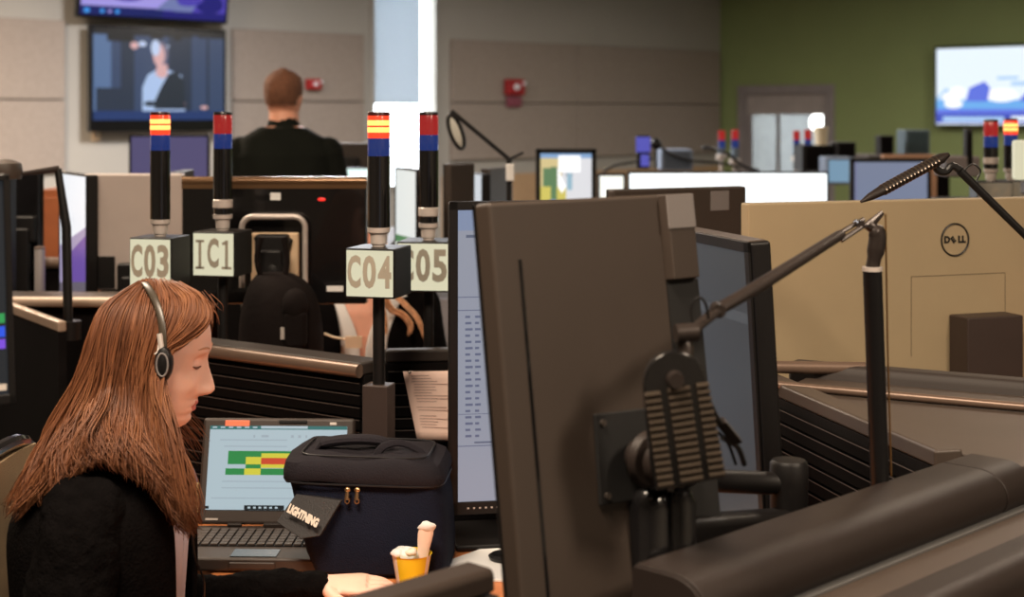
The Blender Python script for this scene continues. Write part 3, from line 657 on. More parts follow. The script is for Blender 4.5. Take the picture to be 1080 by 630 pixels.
# brown back like the foreground one
bb, M = back_only(640, 780, 3.75, 200, .30, 'brown monitor back between the foreground monitor and the wide white screen', Y2=3.95, shell=m_backshell, thick=.03, stand_back=.1)
mb = MB(); mb.M = M; mb.box((-.118, .031, .115), (.058, .003, .05)); mb.build('cover_inlay', m_greyshell, bb, bevel=.001)
mb = MB(); mb.M = M; mb.box((-.03, .031, -.09), (.33, .004, .116)); mb.build('port_recess', mat('deep_black', rgb(10, 9, 9), .7), bb)

# the big tan monitor back with the round emblem
Ya = 3.32; A = Vector((X_(781, Ya), Ya, 0)); B = A + Vector((.92, .33, 0)); 
dm_, M = panel_thing(B, A, Z_(214, Ya), .565, .73, 'very large tan-lit monitor back with the round maker\'s emblem at the right', thick=.035, shell=m_backlight, stand_back=.16, basew=.4, stand=False, bevel=.004)
Wd = (B - A).length
T = Matrix.Translation((0, .0352, 0)) @ Matrix.Rotation(R(180), 4, 'Z') @ Matrix.Rotation(R(90), 4, 'X')     # text plane on the back face
def on_back(px, py):
    # intersect the line of sight with the panel's back plane
    dv = at(px, py, 1.0) - Vector((0, 0, EYE)); n = Vector((-(B - A).y, (B - A).x, 0)).normalized(); pA = A - n * .035
    s = (pA - Vector((0, 0, EYE))).dot(n) / dv.dot(n); P = Vector((0, 0, EYE)) + dv * s
    Mi = (Matrix.Translation(dm_.location) @ Matrix.Rotation(dm_.rotation_euler.z, 4, 'Z') @ M).inverted(); return Mi @ P
lc = on_back(1007, 253)
lr = .0365
m_ink = mat('emblem_black', rgb(30, 28, 26), .4)
mb = MB(); mb.M = M
ring = [Vector((lc.x + math.cos(k * math.pi / 24) * lr, .0356, lc.z + math.sin(k * math.pi / 24) * lr)) for k in range(48)]
mb.tube(ring, .0022, 8, closed=True)
mb.build('emblem_ring', m_ink, dm_)
mb = MB(); mb.M = M @ Matrix.Translation((lc.x, .0005, lc.z)) @ T; 
mb.text('D', .021, Matrix.Translation((-.0215, 0, 0)), bold=.0012); mb.text('LL', .021, Matrix.Translation((.0185, 0, 0)), bold=.0012)
mb.text('E', .019, Matrix.Translation((-.0045, -.0005, 0)) @ Matrix.Rotation(R(38), 4, 'Z'), bold=.0012)
mb.build('emblem_letters', m_ink, dm_)
pc = on_back(1010, 330)
mb = MB(); mb.M = M
x0, z0_ = on_back(961, 292).x, on_back(961, 292).z; x1 = on_back(1060, 292).x
mb.box(((x0 + x1) / 2, .0354, z0_), (abs(x1 - x0), .0006, .0012)); mb.box((x0, .0354, z0_ - .09), (.0012, .0006, .18)); mb.box((x1, .0354, z0_ - .09), (.0012, .0006, .18))
mb.build('cover_seam', mat('seam_shadow', rgb(96, 84, 66), .6), dm_)
sc_ = on_back(1030, 330); zz0 = sc_.z
mb = MB(); mb.M = M; wst = abs(on_back(1001, 330).x - on_back(1059, 330).x)
mb.box((sc_.x, .07, zz0 - .13), (wst, .07, .26)); mb.build('stand_neck', mat('brown_black', rgb(58, 46, 42), .5), dm_, bevel=.004)
mb = MB(); mb.M = M; mb.box((sc_.x, .08, -.36), (.4, .22, .02)); mb.build('stand_base', m_black, dm_, bevel=.005)
slab('desk', [(-1.35, 1.65), (-.60, 1.65), (-.60, 2.08), (-1.35, 2.12)], .73, .03, m_trim, 'small desk below the near dark monitor at the left edge', 'desk', legs=((-1.2, 1.8), (-.7, 1.8)))
slab('desk', [(.60, 3.31), (1.9, 3.31), (1.95, 4.2), (.60, 4.2)], .73 + .0, .03, m_wood, 'worktop carrying the big tan monitor back', 'desk', legs=((.8, 3.9), (1.7, 3.9)))

# right background
lv, M = front(897, 982, 7.8, 167, .36, 'pale lavender screen standing before a tan panel at the right', screen=[G('lavender', 132, 142, 168, .8), G('lavender2', 128, 134, 166, .8)], items=[('r', (0, 0, .04, 1), 1)], bez=.020)
# ------------------------------------------------------------------ signal towers on lit sign boxes
def lit_red(lit):
    if lit: return glow('beacon_red_lit', (1.0, .05, .015, 1), 1.5, .2)
    return glow('beacon_red', (.75, .03, .03, 1), .45, .2)
m_cap = mat('beacon_cap', rgb(60, 22, 22), .3)
m_capk = mat('beacon_cap_black', rgb(28, 26, 28), .3)
m_blue = glow('beacon_blue', (.02, .06, .32, 1), .45, .2)
m_hot = glow('beacon_hot', (1.0, .42, .10, 1), 2.4, .3)
def tower(px, Y, ybox_top, ybox_bot, text, yaw, label, ytop=118, lit=False, w_=.115, z0=.0, block=None, extra_ring=False, face_px=None, cap=None, offx=0.0, grp=None, face=None):
    zt, zb = Z_(ybox_top, Y), Z_(ybox_bot, Y); x = X_(px, Y); z_top = Z_(ytop, Y)
    t = thing('signal_tower', (x, Y, z0), R(yaw), label, 'signal light tower', grp)
    def mbx():
        m = MB(); m.M = Matrix.Translation((0, 0, -z0)); return m
    h = zt - zb; wd = w_
    mb = mbx(); mb.box((0, 0, (zt + zb) / 2), (wd, wd, h)); bx = mb.build('sign_box', m_black, t, bevel=.003)
    mb = mbx(); mb.box((0, -wd / 2 - .001, (zt + zb) / 2), (wd - .006, .003, h - .008)); mb.build('sign_face', face or m_signface, t, bevel=.001)
    mb = mbx(); hh_ = h * .64; zm = (zt + zb) / 2
    for q, ch_ in enumerate(text):
        cx_ = (q - (len(text) - 1) / 2) * wd * .31; yf = -wd / 2 - .0032
        if ch_ == 'I':
            mb.box((cx_, yf, zm), (wd * .065, .001, hh_)); mb.box((cx_, yf, zm + hh_ * .46), (wd * .20, .001, hh_ * .09)); mb.box((cx_, yf, zm - hh_ * .46), (wd * .20, .001, hh_ * .09))
        elif ch_ == '1':
            mb.box((cx_ + wd * .01, yf, zm), (wd * .07, .001, hh_)); mb.box((cx_ - wd * .045, yf, zm + hh_ * .40), (wd * .10, .001, hh_ * .10), Matrix.Rotation(R(-22), 3, 'Y')); mb.box((cx_ + wd * .01, yf, zm - hh_ * .455), (wd * .23, .001, hh_ * .09))
        else: mb.text(ch_, h * .86, Matrix.Translation((cx_, yf, zm - h * .0)) @ Matrix.Rotation(R(90), 4, 'X'), bold=h * .030, ext=.0005, width=wd * .27)
    mb.build('sign_letters', m_signtext, t)
    zc = zt + .0
    mb = mbx(); mb.lathe([(0, zc), (.014, zc), (.014, zc + .004), (.017, zc + .006), (.018, zc + .026), (.0235, zc + .030), (.024, zc + .040), (.0, zc + .040)], 28); mb.build('silver_base', m_silver, t)
    r = .0228; zs = zc + .040
    zred1, zred0 = z_top - .008, z_top - .008 - .047; zbl = zred0 - .037
    if extra_ring:
        mb = mbx(); mb.lathe([(r * .9, zs), (r, zs + .002), (r, zs + .016)], 28); mb.build('collar', m_black_gloss, t)
        mb = mbx(); mb.lathe([(r, zs + .016), (r * 1.08, zs + .018), (r * 1.08, zs + .036), (r, zs + .038)], 28); mb.build('collar_band', m_silver, t)
        zs += .038
    mb = mbx()
    rs = []; n = 48
    for z in (zs, zbl):
        rs.append([Vector(((r + (.0008 if k % 2 else -.0006)) * math.cos(2 * math.pi * k / n), (r + (.0008 if k % 2 else -.0006)) * math.sin(2 * math.pi * k / n), z)) for k in range(n)])
    mb.rings(rs); mb.build('ribbed_body', m_black_gloss, t, angle=80)
    mb = mbx(); mb.lathe([(r * .98, zbl), (r * 1.02, zbl + .002), (r * 1.02, zred0 - .002), (r, zred0)], 32); mb.build('blue_lens', m_blue, t)
    mb = mbx(); mb.lathe([(r, zred0), (r * 1.02, zred0 + .002), (r * 1.02, zred1 - .001), (r, zred1)], 32); rl = mb.build('red_lens', lit_red(lit), t)
    mb = mbx(); mb.lathe([(r * 1.02, zred1), (r * 1.03, zred1 + .004), (r * .96, zred1 + .008), (0, zred1 + .0085)], 32); mb.build('cap', cap or (m_cap if lit else m_capk), t)
    if lit:
        for k in range(2):
            zz = zred0 + .012 + k * .0145
            mb = mbx(); mb.lathe([(r * 1.02, zz), (r * 1.045, zz + .002), (r * 1.045, zz + .009), (r * 1.02, zz + .011)], 32); mb.build('lamp_glow_ring', m_hot, rl)
    pr = .0125
    mb = mbx(); mb.cyl((0, 0, z0 + .004), (0, 0, zb), pr, n=20); mb.build('pole', m_black, t)
    mb = mbx(); mb.lathe([(0, z0), (.05, z0), (.05, z0 + .008), (.02, z0 + .014), (0, z0 + .014)], 28); mb.build('foot', m_black, t)
    if block:
        a, b = block; mb = mbx(); mb.box((0, 0, (a + b) / 2), (.056, .05, a - b)); mb.build('clamp_block', mat('brown_black', rgb(58, 46, 42), .5), t, bevel=.003)
    return t
m_dimface = mat('dim_sign_face', rgb(150, 148, 138), .6)
tower(399.5, 3.16, 260, 312, 'C04', -15, 'lit signal tower above the sign reading C04', lit=True, w_=.107, z0=DZ, block=(Z_(405, 3.16), Z_(470, 3.16)))
tower(452, 3.62, 253, 305, 'C05', -8, 'unlit signal tower above the sign ending in 05', w_=.128, z0=0, extra_ring=True)
tower(169, 3.62, 249, 301, 'C03', -12, 'lit signal tower above the sign reading C03', lit=True, w_=.107)
tower(235, 3.80, 243, 290, 'IC1', -13, 'unlit signal tower above the sign reading IC1', w_=.112, extra_ring=True)
tower(1045, 5.0, 191, 228, 'IC4', -4, 'signal tower left of the bright one at the right edge, over a dim grey sign', ytop=126, w_=.115, extra_ring=True, face=m_dimface)
tower(1066, 5.2, 190, 226, 'C10', -4, 'brightly lit signal tower at the right edge below the television', ytop=125, lit=True, w_=.115, face=m_dimface)
def small_tower(px, Y, ytop, ybot, label):
    t = thing('signal_tower', (X_(px, Y), Y, .9), 0, label, 'signal light tower'); zt, zb = Z_(ytop, Y) - .9, Z_(ybot, Y) - .9
    r = .023
    mb = MB(); mb.lathe([(0, 0), (.05, 0), (.05, .01), (.015, .02), (.013, zb), (0, zb)], 20); mb.build('pole', m_silver, t)
    mb = MB(); mb.lathe([(.0, zb), (.035, zb), (.035, zb + .03), (r, zb + .035), (0, zb + .035)], 20); mb.build('silver_base', m_silver, t)
    mb = MB(); mb.lathe([(0, zb + .035), (r, zb + .035), (r, zt - .11), (0, zt - .11)], 20); mb.build('ribbed_body', mat('pale_metal', rgb(140, 160, 180), .25, .6), t)
    mb = MB(); mb.lathe([(0, zt - .11), (r, zt - .11), (r, zt - .06), (0, zt - .06)], 20); mb.build('blue_lens', m_blue, t)
    mb = MB(); mb.lathe([(0, zt - .06), (r, zt - .06), (r, zt), (0, zt + .002)], 20); mb.build('red_lens', glow('beacon_red', (.75, .03, .03, 1), .45, .2), t)
small_tower(761, 9.6, 138, 168, 'small far signal tower, left one of the pair above the wide white screen')
small_tower(775, 9.4, 137, 173, 'small far signal tower, right one of the pair above the wide white screen')
small_tower(840, 9.8, 138, 170, 'small far signal tower before the glazed doorway, left of its twin')
small_tower(852, 9.6, 137, 173, 'small far signal tower before the glazed doorway, next to the cream cylinder')

# ------------------------------------------------------------------ task lamps with ribbed heads
m_lamp = mat('lamp_graphite', rgb(52, 45, 42), .32, .35)
m_fin = mat('lamp_fin', rgb(88, 78, 68), .28, .6)
m_pole = mat('pole_black', rgb(16, 15, 16), .4)
def lamp_head(parent, M, L=.165, W=.083, name='lamp_head'):
    """flat ribbed head hanging along local -z, ribs on local -y; pivot at origin"""
    mb = MB(); mb.M = M
    pts = []
    for k in range(17):
        a = math.pi * k / 16; pts.append((W * .45 * math.cos(a), -.045 + W * .45 * math.sin(a)))
    for k in range(1, 9):
        f = k / 8; pts.append((-W * (.45 + .05 * math.sin(f * 2)), -.045 - (L - .045) * f))
    for k in range(0, 8):
        f = 1 - k / 8; pts.append((W * (.45 + .08 * math.sin(f * 1.6)), -.045 - (L - .045) * f))
    n = len(pts); fr = [mb.V((x, -.005, z)) for x, z in pts]; bk = [mb.V((x * .96, .012, z)) for x, z in pts]
    mb.face(fr); mb.face(bk[::-1])
    for i in range(n): mb.face([fr[i], fr[(i + 1) % n], bk[(i + 1) % n], bk[i]])
    hd = mb.build(name, m_black_gloss, parent, bevel=.002)
    nr = 14
    mb = MB(); mb.M = M
    for k in range(nr):
        z = -.052 - (L - .058) * k / (nr - 1) * .985
        f = k / (nr - 1)
        for x0, x1 in ((-.46, -.24), (-.13, .19), (.29, .47 + .05 * f)):
            mb.tube([(W * x0, -.007, z), (W * x1, -.007, z - .0008)], .0034, 8, flat=1.0)
    mb.build('cooling_fin', m_fin, parent); 
    parent.children[-1]['label'] = 'rows of bronze cooling ribs'
    mb = MB(); mb.M = M; mb.cyl((0, -.004, -.040), (0, -.016, -.040), .011, .009); mb.build('pivot_screw', m_lamp, parent)
    mb = MB(); mb.M = M; mb.box((0, .013, -L * .6), (W * .7, .002, L * .6)); mb.build('light_window', mat('diffuser_off', rgb(190, 190, 180), .4), parent)
    return hd
lampY = 2.14
base = at(929, 505, 2.205); top = at(920, 283, lampY)
t = thing('task_lamp', (base.x, base.y, 0), 0, 'black jointed task lamp with a ribbed head hanging before the foreground monitor back', 'task lamp')
mb = MB(); mb.tube([Vector((base.x, base.y, 0)), Vector((base.x, base.y, H - .05)), top], .0135, 20); adopt(mb.build('pole', m_pole), t)
mb = MB(); mb.tube([top - Vector((0, 0, .004)), top + Vector((0, 0, .002))], .0142, 20); adopt(mb.build('pole_ring', m_silver), t)
ell = at(908, 236, lampY)
mb = MB(); mb.tube(smooth_path([top, at(924, 262, lampY), at(925, 246, lampY), at(915, 236, lampY)], 12), [.010] * 3 + [.0125] * 6 + [.008] * 3, 14); mb.tube([at(915, 240, lampY), at(931, 224, lampY)], [.008, .0035], 10); adopt(mb.build('elbow', m_lamp), t)
j0 = at(757, 327, 1.84)
mb = MB(); mb.tube([at(886, 248, lampY - .02), at(800, 302, 1.90), j0], [.009, .0105, .0095], 16, flat=.75); adopt(mb.build('arm', m_bolster), t)
mb = MB()
for s_ in (-1, 1):
    mb.tube([at(912, 234, lampY) + Vector((0, s_ * .007, s_ * .003)), at(886, 250, lampY - .02) + Vector((0, s_ * .008, s_ * .004))], .0036, 8)
mb.cyl(at(906, 236, lampY) + Vector((0, -.014, 0)), at(906, 236, lampY) + Vector((0, .014, 0)), .0055); adopt(mb.build('arm_fork', m_lamp), t)
jh = at(718, 350, 1.80)
mb = MB()
for s_ in (-1, 1): mb.tube([j0 + Vector((0, s_ * .009, 0)), jh + Vector((.012, s_ * .010, 0)), jh + Vector((0, s_ * .010, -.002))], .005, 8)
mb.cyl(jh + Vector((-.008, -.016, 0)), jh + Vector((.018, -.01, .001)), .011); mb.cyl(j0 + Vector((0, -.014, 0)), j0 + Vector((0, .014, 0)), .0085); adopt(mb.build('wrist_joint', m_lamp), t)
mb = MB(); mb.tube(smooth_path([at(732, 345, 1.79), at(729, 325, 1.79), at(736, 314, 1.79), at(744, 320, 1.79), at(747, 336, 1.8)], 24), .0018, 8); adopt(mb.build('cable_loop', m_pole), t)
mb = MB(); mb.tube(smooth_path([jh, at(722, 362, 1.79), at(723, 376, 1.785), at(712, 384, 1.78)], 12), [.010, .0095, .009, .009, .009, .009, .009, .009, .009, .009, .009, .008], 12); adopt(mb.build('neck', m_lamp), t)
hp_ = at(705, 364, 1.77)
Mh = Matrix.Translation(hp_ - Vector(t.location)) @ Matrix.Rotation(R(9), 4, 'Z') @ Matrix.Rotation(R(-8.5), 4, 'Y')
lamp_head(t, Mh)
# cable clip dangling behind the head
mb = MB(); mb.tube(smooth_path([at(748, 425, 1.8), at(755, 440, 1.84), at(762, 450, 1.86)], 8), .004, 8); mb.tube(smooth_path([at(762, 462, 1.86), at(778, 472, 1.88), at(785, 490, 1.9)], 10), .0035, 8); mb.tube(smooth_path([at(756, 455, 1.86), at(768, 468, 1.88), at(776, 490, 1.9)], 10), .002, 8)
adopt(mb.build('cable', m_pole), t)
mb = MB(); a, b = at(759, 444, 1.855), at(777, 466, 1.87); mb.tube([a, b], .0125, 4, flat=.6); adopt(mb.build('cable_clip', m_bolster, bevel=.002), t)

# thin upright rods seen as bright hairlines
t = thing('cable', at(938, 500, 2.2), 0, 'thin tan cable hanging straight down beside the lamp pole', 'cable')
mb = MB(); mb.tube([at(934, 226, 2.14), at(936, 360, 2.18), at(940, 502, 2.215)], .0014, 8); adopt(mb.build('cord', mat('tan_cord', rgb(120, 90, 52), .4)), t)

# second lamp over the tan monitor back
Y2 = 2.95
pz = at(1190, 395, Y2)
t = thing('task_lamp', (pz.x, pz.y, 1.035), 0, 'ribbed lamp head and thin black arm crossing above the tan monitor back', 'task lamp')
mb = MB(); mb.tube([Vector((pz.x, pz.y, 1.035)), Vector((pz.x, pz.y, Z_(345, Y2)))], .013, 16); adopt(mb.build('pole', m_pole), t)
mb = MB(); mb.lathe([(0, 0), (.05, 0), (.05, .012), (.02, .02), (0, .02)], 24); mb.build('foot', m_pole, t)
mb = MB(); mb.tube([at(1190, 350, Y2), at(1080, 247, Y2 - .03), at(1012, 180, Y2 - .05)], [.007, .0075, .0085], 12); adopt(mb.build('arm', m_pole), t)
mb = MB(); mb.tube(smooth_path([at(1012, 179, Y2 - .05), at(1004, 175, Y2 - .05), at(998, 181, Y2 - .05), at(990, 180, Y2 - .05), at(984, 172, Y2 - .05)], 14), .0075, 10); adopt(mb.build('wrist_joint', m_pole), t)
a, b = at(1000, 163, Y2 - .05), at(908, 213, Y2 - .10)
mb = MB(); mb.tube([a, a.lerp(b, .08), a.lerp(b, .75), a.lerp(b, .9), b], [.006, .0125, .0125, .009, .003], 14, flat=.8); adopt(mb.build('lamp_head', m_bolster), t)
mb = MB()
for k in range(16):
    p = a.lerp(b, .14 + .6 * k / 15); mb.tube([p, p + (b - a) * .012], .0142, 12, flat=.8)
adopt(mb.build('cooling_fin', m_fin), t)
mb = MB(); mb.tube(smooth_path([at(1024, 190, Y2), at(1018, 180, Y2), at(1026, 173, Y2), at(1034, 180, Y2), at(1030, 190, Y2)], 20), .002, 8); adopt(mb.build('cable_loop', m_pole), t)

# lamp in the middle distance
Y3 = 5.3
p0 = at(537, 235, Y3)
t = thing('task_lamp', (p0.x, p0.y, .73), 0, 'far task lamp with an oval head above the brown monitor back', 'task lamp')
mb = MB(); mb.tube([Vector((p0.x, p0.y, .73)), at(537, 168, Y3)], .010, 14); adopt(mb.build('pole', m_pole), t)
mb = MB(); mb.lathe([(0, 0), (.07, 0), (.07, .012), (.02, .02), (0, .02)], 24); mb.build('foot', m_pole, t)
mb = MB(); mb.tube([at(537, 168, Y3), at(476, 117, Y3)], .0075, 10); mb.tube([at(537, 168, Y3), at(552, 161, Y3)], .005, 8); adopt(mb.build('arm', m_pole), t)
hc = at(481, 139, Y3)
mb = MB(); ring = []
for k in range(28):
    a = 2 * math.pi * k / 28; x, z = .020 * math.cos(a), .062 * math.sin(a); ca, sa = math.cos(R(20)), math.sin(R(20))
    ring.append(hc + Vector((x * ca - z * sa * -1 * -1, 0, x * sa + z * ca)))
mb.tube(ring, .0075, 10, closed=True); adopt(mb.build('lamp_head', m_pole), t)
mb = MB(); mb.ball(hc, (.018, .006, .055), rot=Matrix.Rotation(R(-20), 3, 'Y')); adopt(mb.build('light_window', mat('diffuser_off', rgb(190, 190, 180), .4)), t)
mb = MB(); mb.box(at(538, 182, Y3 - .03), (.028, .02, .06)); adopt(mb.build('white_tag', m_white, bevel=.004), t)

# lamp at the far left
Y4 = 4.1
p0 = at(66, 330, Y4)
t = thing('task_lamp', (p0.x, p0.y, 1.0), 0, 'dark task lamp with a round dish head at the upper left edge', 'task lamp')
mb = MB(); mb.tube([Vector((at(72, 300, Y4).x, Y4, 1.0)), at(70, 240, Y4), at(61, 178, Y4)], [.013, .013, .010], 14); adopt(mb.build('pole', m_pole), t)
mb = MB(); mb.tube([at(62, 178, Y4), at(18, 184, Y4 - .05)], [.009, .005], 10); adopt(mb.build('arm', m_lamp), t)
mb = MB(); mb.lathe([(0, .0), (.045, .003), (.05, .02), (.045, .045), (.02, .055), (0, .056)], 28, at(4, 190, Y4 - .05)); adopt(mb.build('lamp_head', m_trim), t)
mb = MB(); mb.lathe([(0, -.05), (.03, -.05), (.03, 0.0), (0, .0)], 20, (X_(66, Y4) + .02, Y4, 1.02)); adopt(mb.build('foot', m_pole), t)
# ------------------------------------------------------------------ things in the middle distance and beyond
def console_row(px0, px1, Y, yt, label, Y2=None, m=None, d=.5):
    Y2 = Y2 or Y
    a = Vector((X_(px0, Y), Y, 0)); b = Vector((X_(px1, Y2), Y2, 0)); h = Z_(yt, Y)
    t = thing('console_desk', a, math.atan2((b - a).y, (b - a).x), label, 'desk'); Lh = (b - a).length
    mb = MB(); mb.box((Lh / 2, -.02, (h - .04) / 2), (Lh, .04, h - .04)); mb.build('front_panel', m or m_dark, t, bevel=.003)
    mb = MB(); mb.box((Lh / 2, d / 2 - .06, h - .02), (Lh + .02, d, .04)); mb.build('worktop', m_trim, t, bevel=.006)
    for x in (.04, Lh - .04):
        mb = MB(); mb.box((x, d - .15, (h - .04) / 2), (.05, .05, h - .04)); mb.build('leg', m_black, t)
    return t
DZ2 = .73
def crow(px0, px1, Y, label, zt, Y2=None, m=None, d=.5):
    return console_row(px0, px1, Y, HOR + (EYE - zt) * F / Y, label, Y2, m, d)
crow(-30, 150, 4.62, 'worktop under the silver-grey monitor back at the left', .73, d=.7)
crow(60, 410, 7.3, 'dark console in front of the wall televisions', .95, d=1.2)
crow(405, 560, 5.47, 'dark console under the narrow screens in the middle', .73, d=1.0)
crow(560, 900, 6.95, 'long dark console under the wide white screen', .73, d=.7)
crow(625, 765, 3.7, 'narrow worktop under the brown monitor back', .73, Y2=3.85, d=.30)
crow(640, 900, 9.2, 'far console with small signal towers on it', .90, d=.9)
crow(880, 1020, 7.7, 'console under the lavender screen', .73, d=.6)
crow(1020, 1180, 6.4, 'console behind the two towers at the right edge', 1.2, d=.6)

# tan panel behind the lavender screen
t = thing('room_divider', at(958, 330, 8.4), 0, 'tan framed panel behind the lavender screen', 'divider')
x0, x1 = X_(930, 8.4), X_(987, 8.4); zt = Z_(163, 8.4)
mb = MB(); 
m_tan = mat('tan_frame', rgb(196, 150, 118), .5)
mb = MB(); mb.box(((x0 + x1) / 2, 8.4, zt - .03), (x1 - x0, .05, .06)); mb.box((x1 - .04, 8.4, zt / 2 - .03), (.08, .05, zt - .06)); mb.box((x0 + .04, 8.4, zt / 2 - .03), (.08, .05, zt - .06)); adopt(mb.build('frame', m_tan, bevel=.005), t)
mb = MB(); mb.box(((x0 + x1) / 2, 8.405, zt / 2), (x1 - x0 - .1, .03, zt - .1)); adopt(mb.build('infill', m_pan), t)

def box_thing(name, px, Y, yt, yb, wpx, label, cat, m, depth=.12, front=None, bevel=.008, z=None):
    a = at(px, yb, Y); wd = wpx * Y / F; h = (yb - yt) * Y / F
    t = thing(name, a, 0, label, cat)
    mb = MB(); mb.box((0, depth / 2, h / 2), (wd, depth, h)); mb.build('case', m, t, bevel=bevel)
    if front: mb = MB(); mb.box((0, -.001, h / 2), (wd * .8, .004, h * .8)); mb.build('front_grille', front, t, bevel=.002)
    return t
crow(915, 1000, 10.4, 'far low cabinet carrying the two dark boxes', Z_(164, 10.4), d=.6)
box_thing('speaker', 935.5, 10.4, 143, 163, 15, 'small black speaker standing against the green wall', 'speaker', m_black, .14, m_dark)
box_thing('equipment_case', 968, 10.5, 137, 163, 26, 'blue-grey boxy device beside the small black speaker', 'device', mat('blue_grey', rgb(104, 122, 130), .5), .25, mat('dark_teal_panel', rgb(70, 92, 100), .5))
box_thing('speaker', 1023, 6.6, 136, 177, 7, 'slim black upright speaker under the right television', 'speaker', m_black, .06, m_dark)
box_thing('equipment_case', 1016, 6.6, 165, 187, 36, 'dim grey device behind the lamp wrist at the right', 'device', mat('dim_grey', rgb(98, 90, 88), .6), .2, None)
box_thing('light_box_sign', 1084, 4.6, 148, 190, 26, 'cream lit box cut by the right edge beside the towers', 'sign', m_signface, .04, None)
crow(1086, 1200, 4.6, 'console under the cream box at the right edge', Z_(192, 4.6), d=.12)
box_thing('printer', 714, 9.2, 158, 180, 34, 'pale blue-grey printer on the far console', 'printer', mat('pale_bluegrey', rgb(120, 134, 156), .5), .3, mat('printer_slot', rgb(80, 92, 110), .5))
bp = thing('desk_phone', at(678, 178, 9.1), 0, 'blue-violet lit handset panel standing on the far console', 'phone')
mb = MB(); mb.box((0, 0, .10), (.075, .04, .20)); mb.build('case', m_black, bp, bevel=.006)
mb = MB(); mb.box((0, -.022, .145), (.085, .006, .09)); mb.box((.01, -.022, .05), (.05, .006, .07)); mb.build('display', glow('violet_display', rgb(96, 96, 200), .8), bp, bevel=.002)
t = thing('desk_fan', at(692, 178, 9.15), 0, 'small dark round-headed lamp beside the blue-violet panel', 'lamp')
mb = MB(); mb.ball((0, 0, .15), (.035, .03, .035)); mb.build('lamp_head', m_pole, t)
mb = MB(); mb.tube([(0, 0, 0), (.0, 0, .13)], .008); mb.tube(smooth_path([(0.02, 0, .14), (.10, 0, .08), (.2, 0, .05), (.42, 0, .03), (.5, 0, .0)], 16), .008); mb.tube([(-.02, 0, .06), (-.25, 0, .02), (-.32, 0, -.02)], .007); mb.build('arm', m_pole, t)
t.name = 'boom_lamp'
t = thing('boom_lamp', at(800, 180, 9.3), 0, 'thin dark boom arm left of the far pair of towers', 'lamp')
mb = MB(); mb.tube(smooth_path([(-.32, 0, .14), (-.2, 0, .11), (-.1, 0, .03), (0, 0, 0)], 12), .010); mb.build('arm', m_pole, t); mb = MB(); mb.ball((-.32, 0, .14), (.03, .02, .015)); mb.build('lamp_head', m_pole, t)
t = thing('paper_cup', at(866, 153, 9.5), 0, 'cream cylinder standing on the dark stand by the glazed doorway', 'cup')
mb = MB(); mb.lathe([(0, 0), (.036, 0), (.045, .115), (.042, .115), (.034, .004), (0, .004)], 24); mb.build('cup_body', mat('cream_cup', rgb(232, 220, 190), .6), t)
box_thing('equipment_case', 868, 9.5, 153, 181, 44, 'dark stand with cluttered gear under the cream cylinder', 'device', m_black, .3, m_dark)
box_thing('speaker', 893, 9.4, 150, 166, 20, 'tilted black device right of the cream cylinder', 'speaker', m_black, .2, m_dark)
box_thing('equipment_case', 886, 8.9, 166, 195, 30, 'pale blue lit panel left of the lavender screen', 'device', mat('pale_bluegrey', rgb(150, 176, 196), .5), .2, glow('pale_blue_lit', rgb(150, 190, 220), .6))

# far left bits: wood cabinet, grey post, red lit black unit
t = thing('cabinet', at(59, 300, 5.9), 0, 'reddish-brown wooden cabinet behind the dark lamp pole at the left', 'cabinet'); t.location.z = 0
zc_ = Z_(200, 5.9)
mb = MB(); mb.box((0, .2, zc_ / 2), (X_(82, 5.9) - X_(46, 5.9), .4, zc_)); mb.build('carcass', mat('red_brown_wood', rgb(150, 84, 48), .5, var=.12), t, bevel=.004)
mb = MB(); mb.box((0, -.008, zc_ / 2 + .02), (.11, .014, zc_ - .1)); dd_ = mb.build('door', mat('red_brown_wood', rgb(150, 84, 48), .5), t, bevel=.003)
mb = MB(); mb.box((.04, -.02, zc_ - .3), (.008, .01, .09)); mb.build('handle', m_chrome, dd_)
t = thing('bollard_post', at(42, 305, 4.8), 0, 'short grey post with a pale top standing behind the pale rail', 'post'); t.location.z = .73
mb = MB(); hh = Z_(262, 4.8) - .73; mb.lathe([(0, 0), (.016, 0), (.016, hh - .004), (.014, hh), (0, hh)], 20); mb.build('tube', m_greyshell, t); mb = MB(); mb.lathe([(0, hh), (.0165, hh), (.0165, hh + .005), (0, hh + .006)], 20); mb.build('top_cap', m_rail, t)

# black bag hanging under the hoop handle
bgp = at(297, 366, 4.02)
t = thing('backpack', (bgp.x, bgp.y, DZ2), 0, 'black slouched backpack standing below the silver hoop handle', 'backpack')
def P_(px, py, dy=0): p = at(px, py, 4.02); return Vector((p.x - bgp.x, dy, p.z - DZ2))
mb = MB(); rs = []
for py, xl, xr, dp in ((420, 262, 334, .07), (390, 254, 340, .09), (360, 251, 342, .10), (335, 253, 339, .10), (315, 257, 335, .09), (301, 262, 328, .075), (292, 268, 316, .055), (287, 273, 306, .035)):
    a, b = P_(xl, py), P_(xr, py); c = (a + b) / 2; r = (b.x - a.x) / 2
    rs.append([Vector((c.x + r * math.copysign(abs(math.cos(k * math.pi / 14)) ** .85, math.cos(k * math.pi / 14)), dp * math.sin(k * math.pi / 14), c.z)) for k in range(28)])
mb.rings(rs); o = mb.build('bag_body', mat('bag_black', rgb(22, 16, 15), .85, bump=.5, bscale=40, spec=.12), t); o.modifiers.new('s', 'SUBSURF').levels = 1
mb = MB(); mb.ball(P_(316, 318, -.085), (.035, .03, .045)); mb.box(P_(317, 342, -.09), (.06, .04, .10)); mb.build('front_pocket', mat('bag_black', rgb(22, 16, 15), .85, spec=.12), t, bevel=.015)
mb = MB(); mb.tube([P_(304, 340, -.10), P_(304, 352, -.10)], .006); mb.tube([P_(304, 346, -.10), P_(309, 346, -.10)], .003); mb.build('zip_pull', m_silver, t)
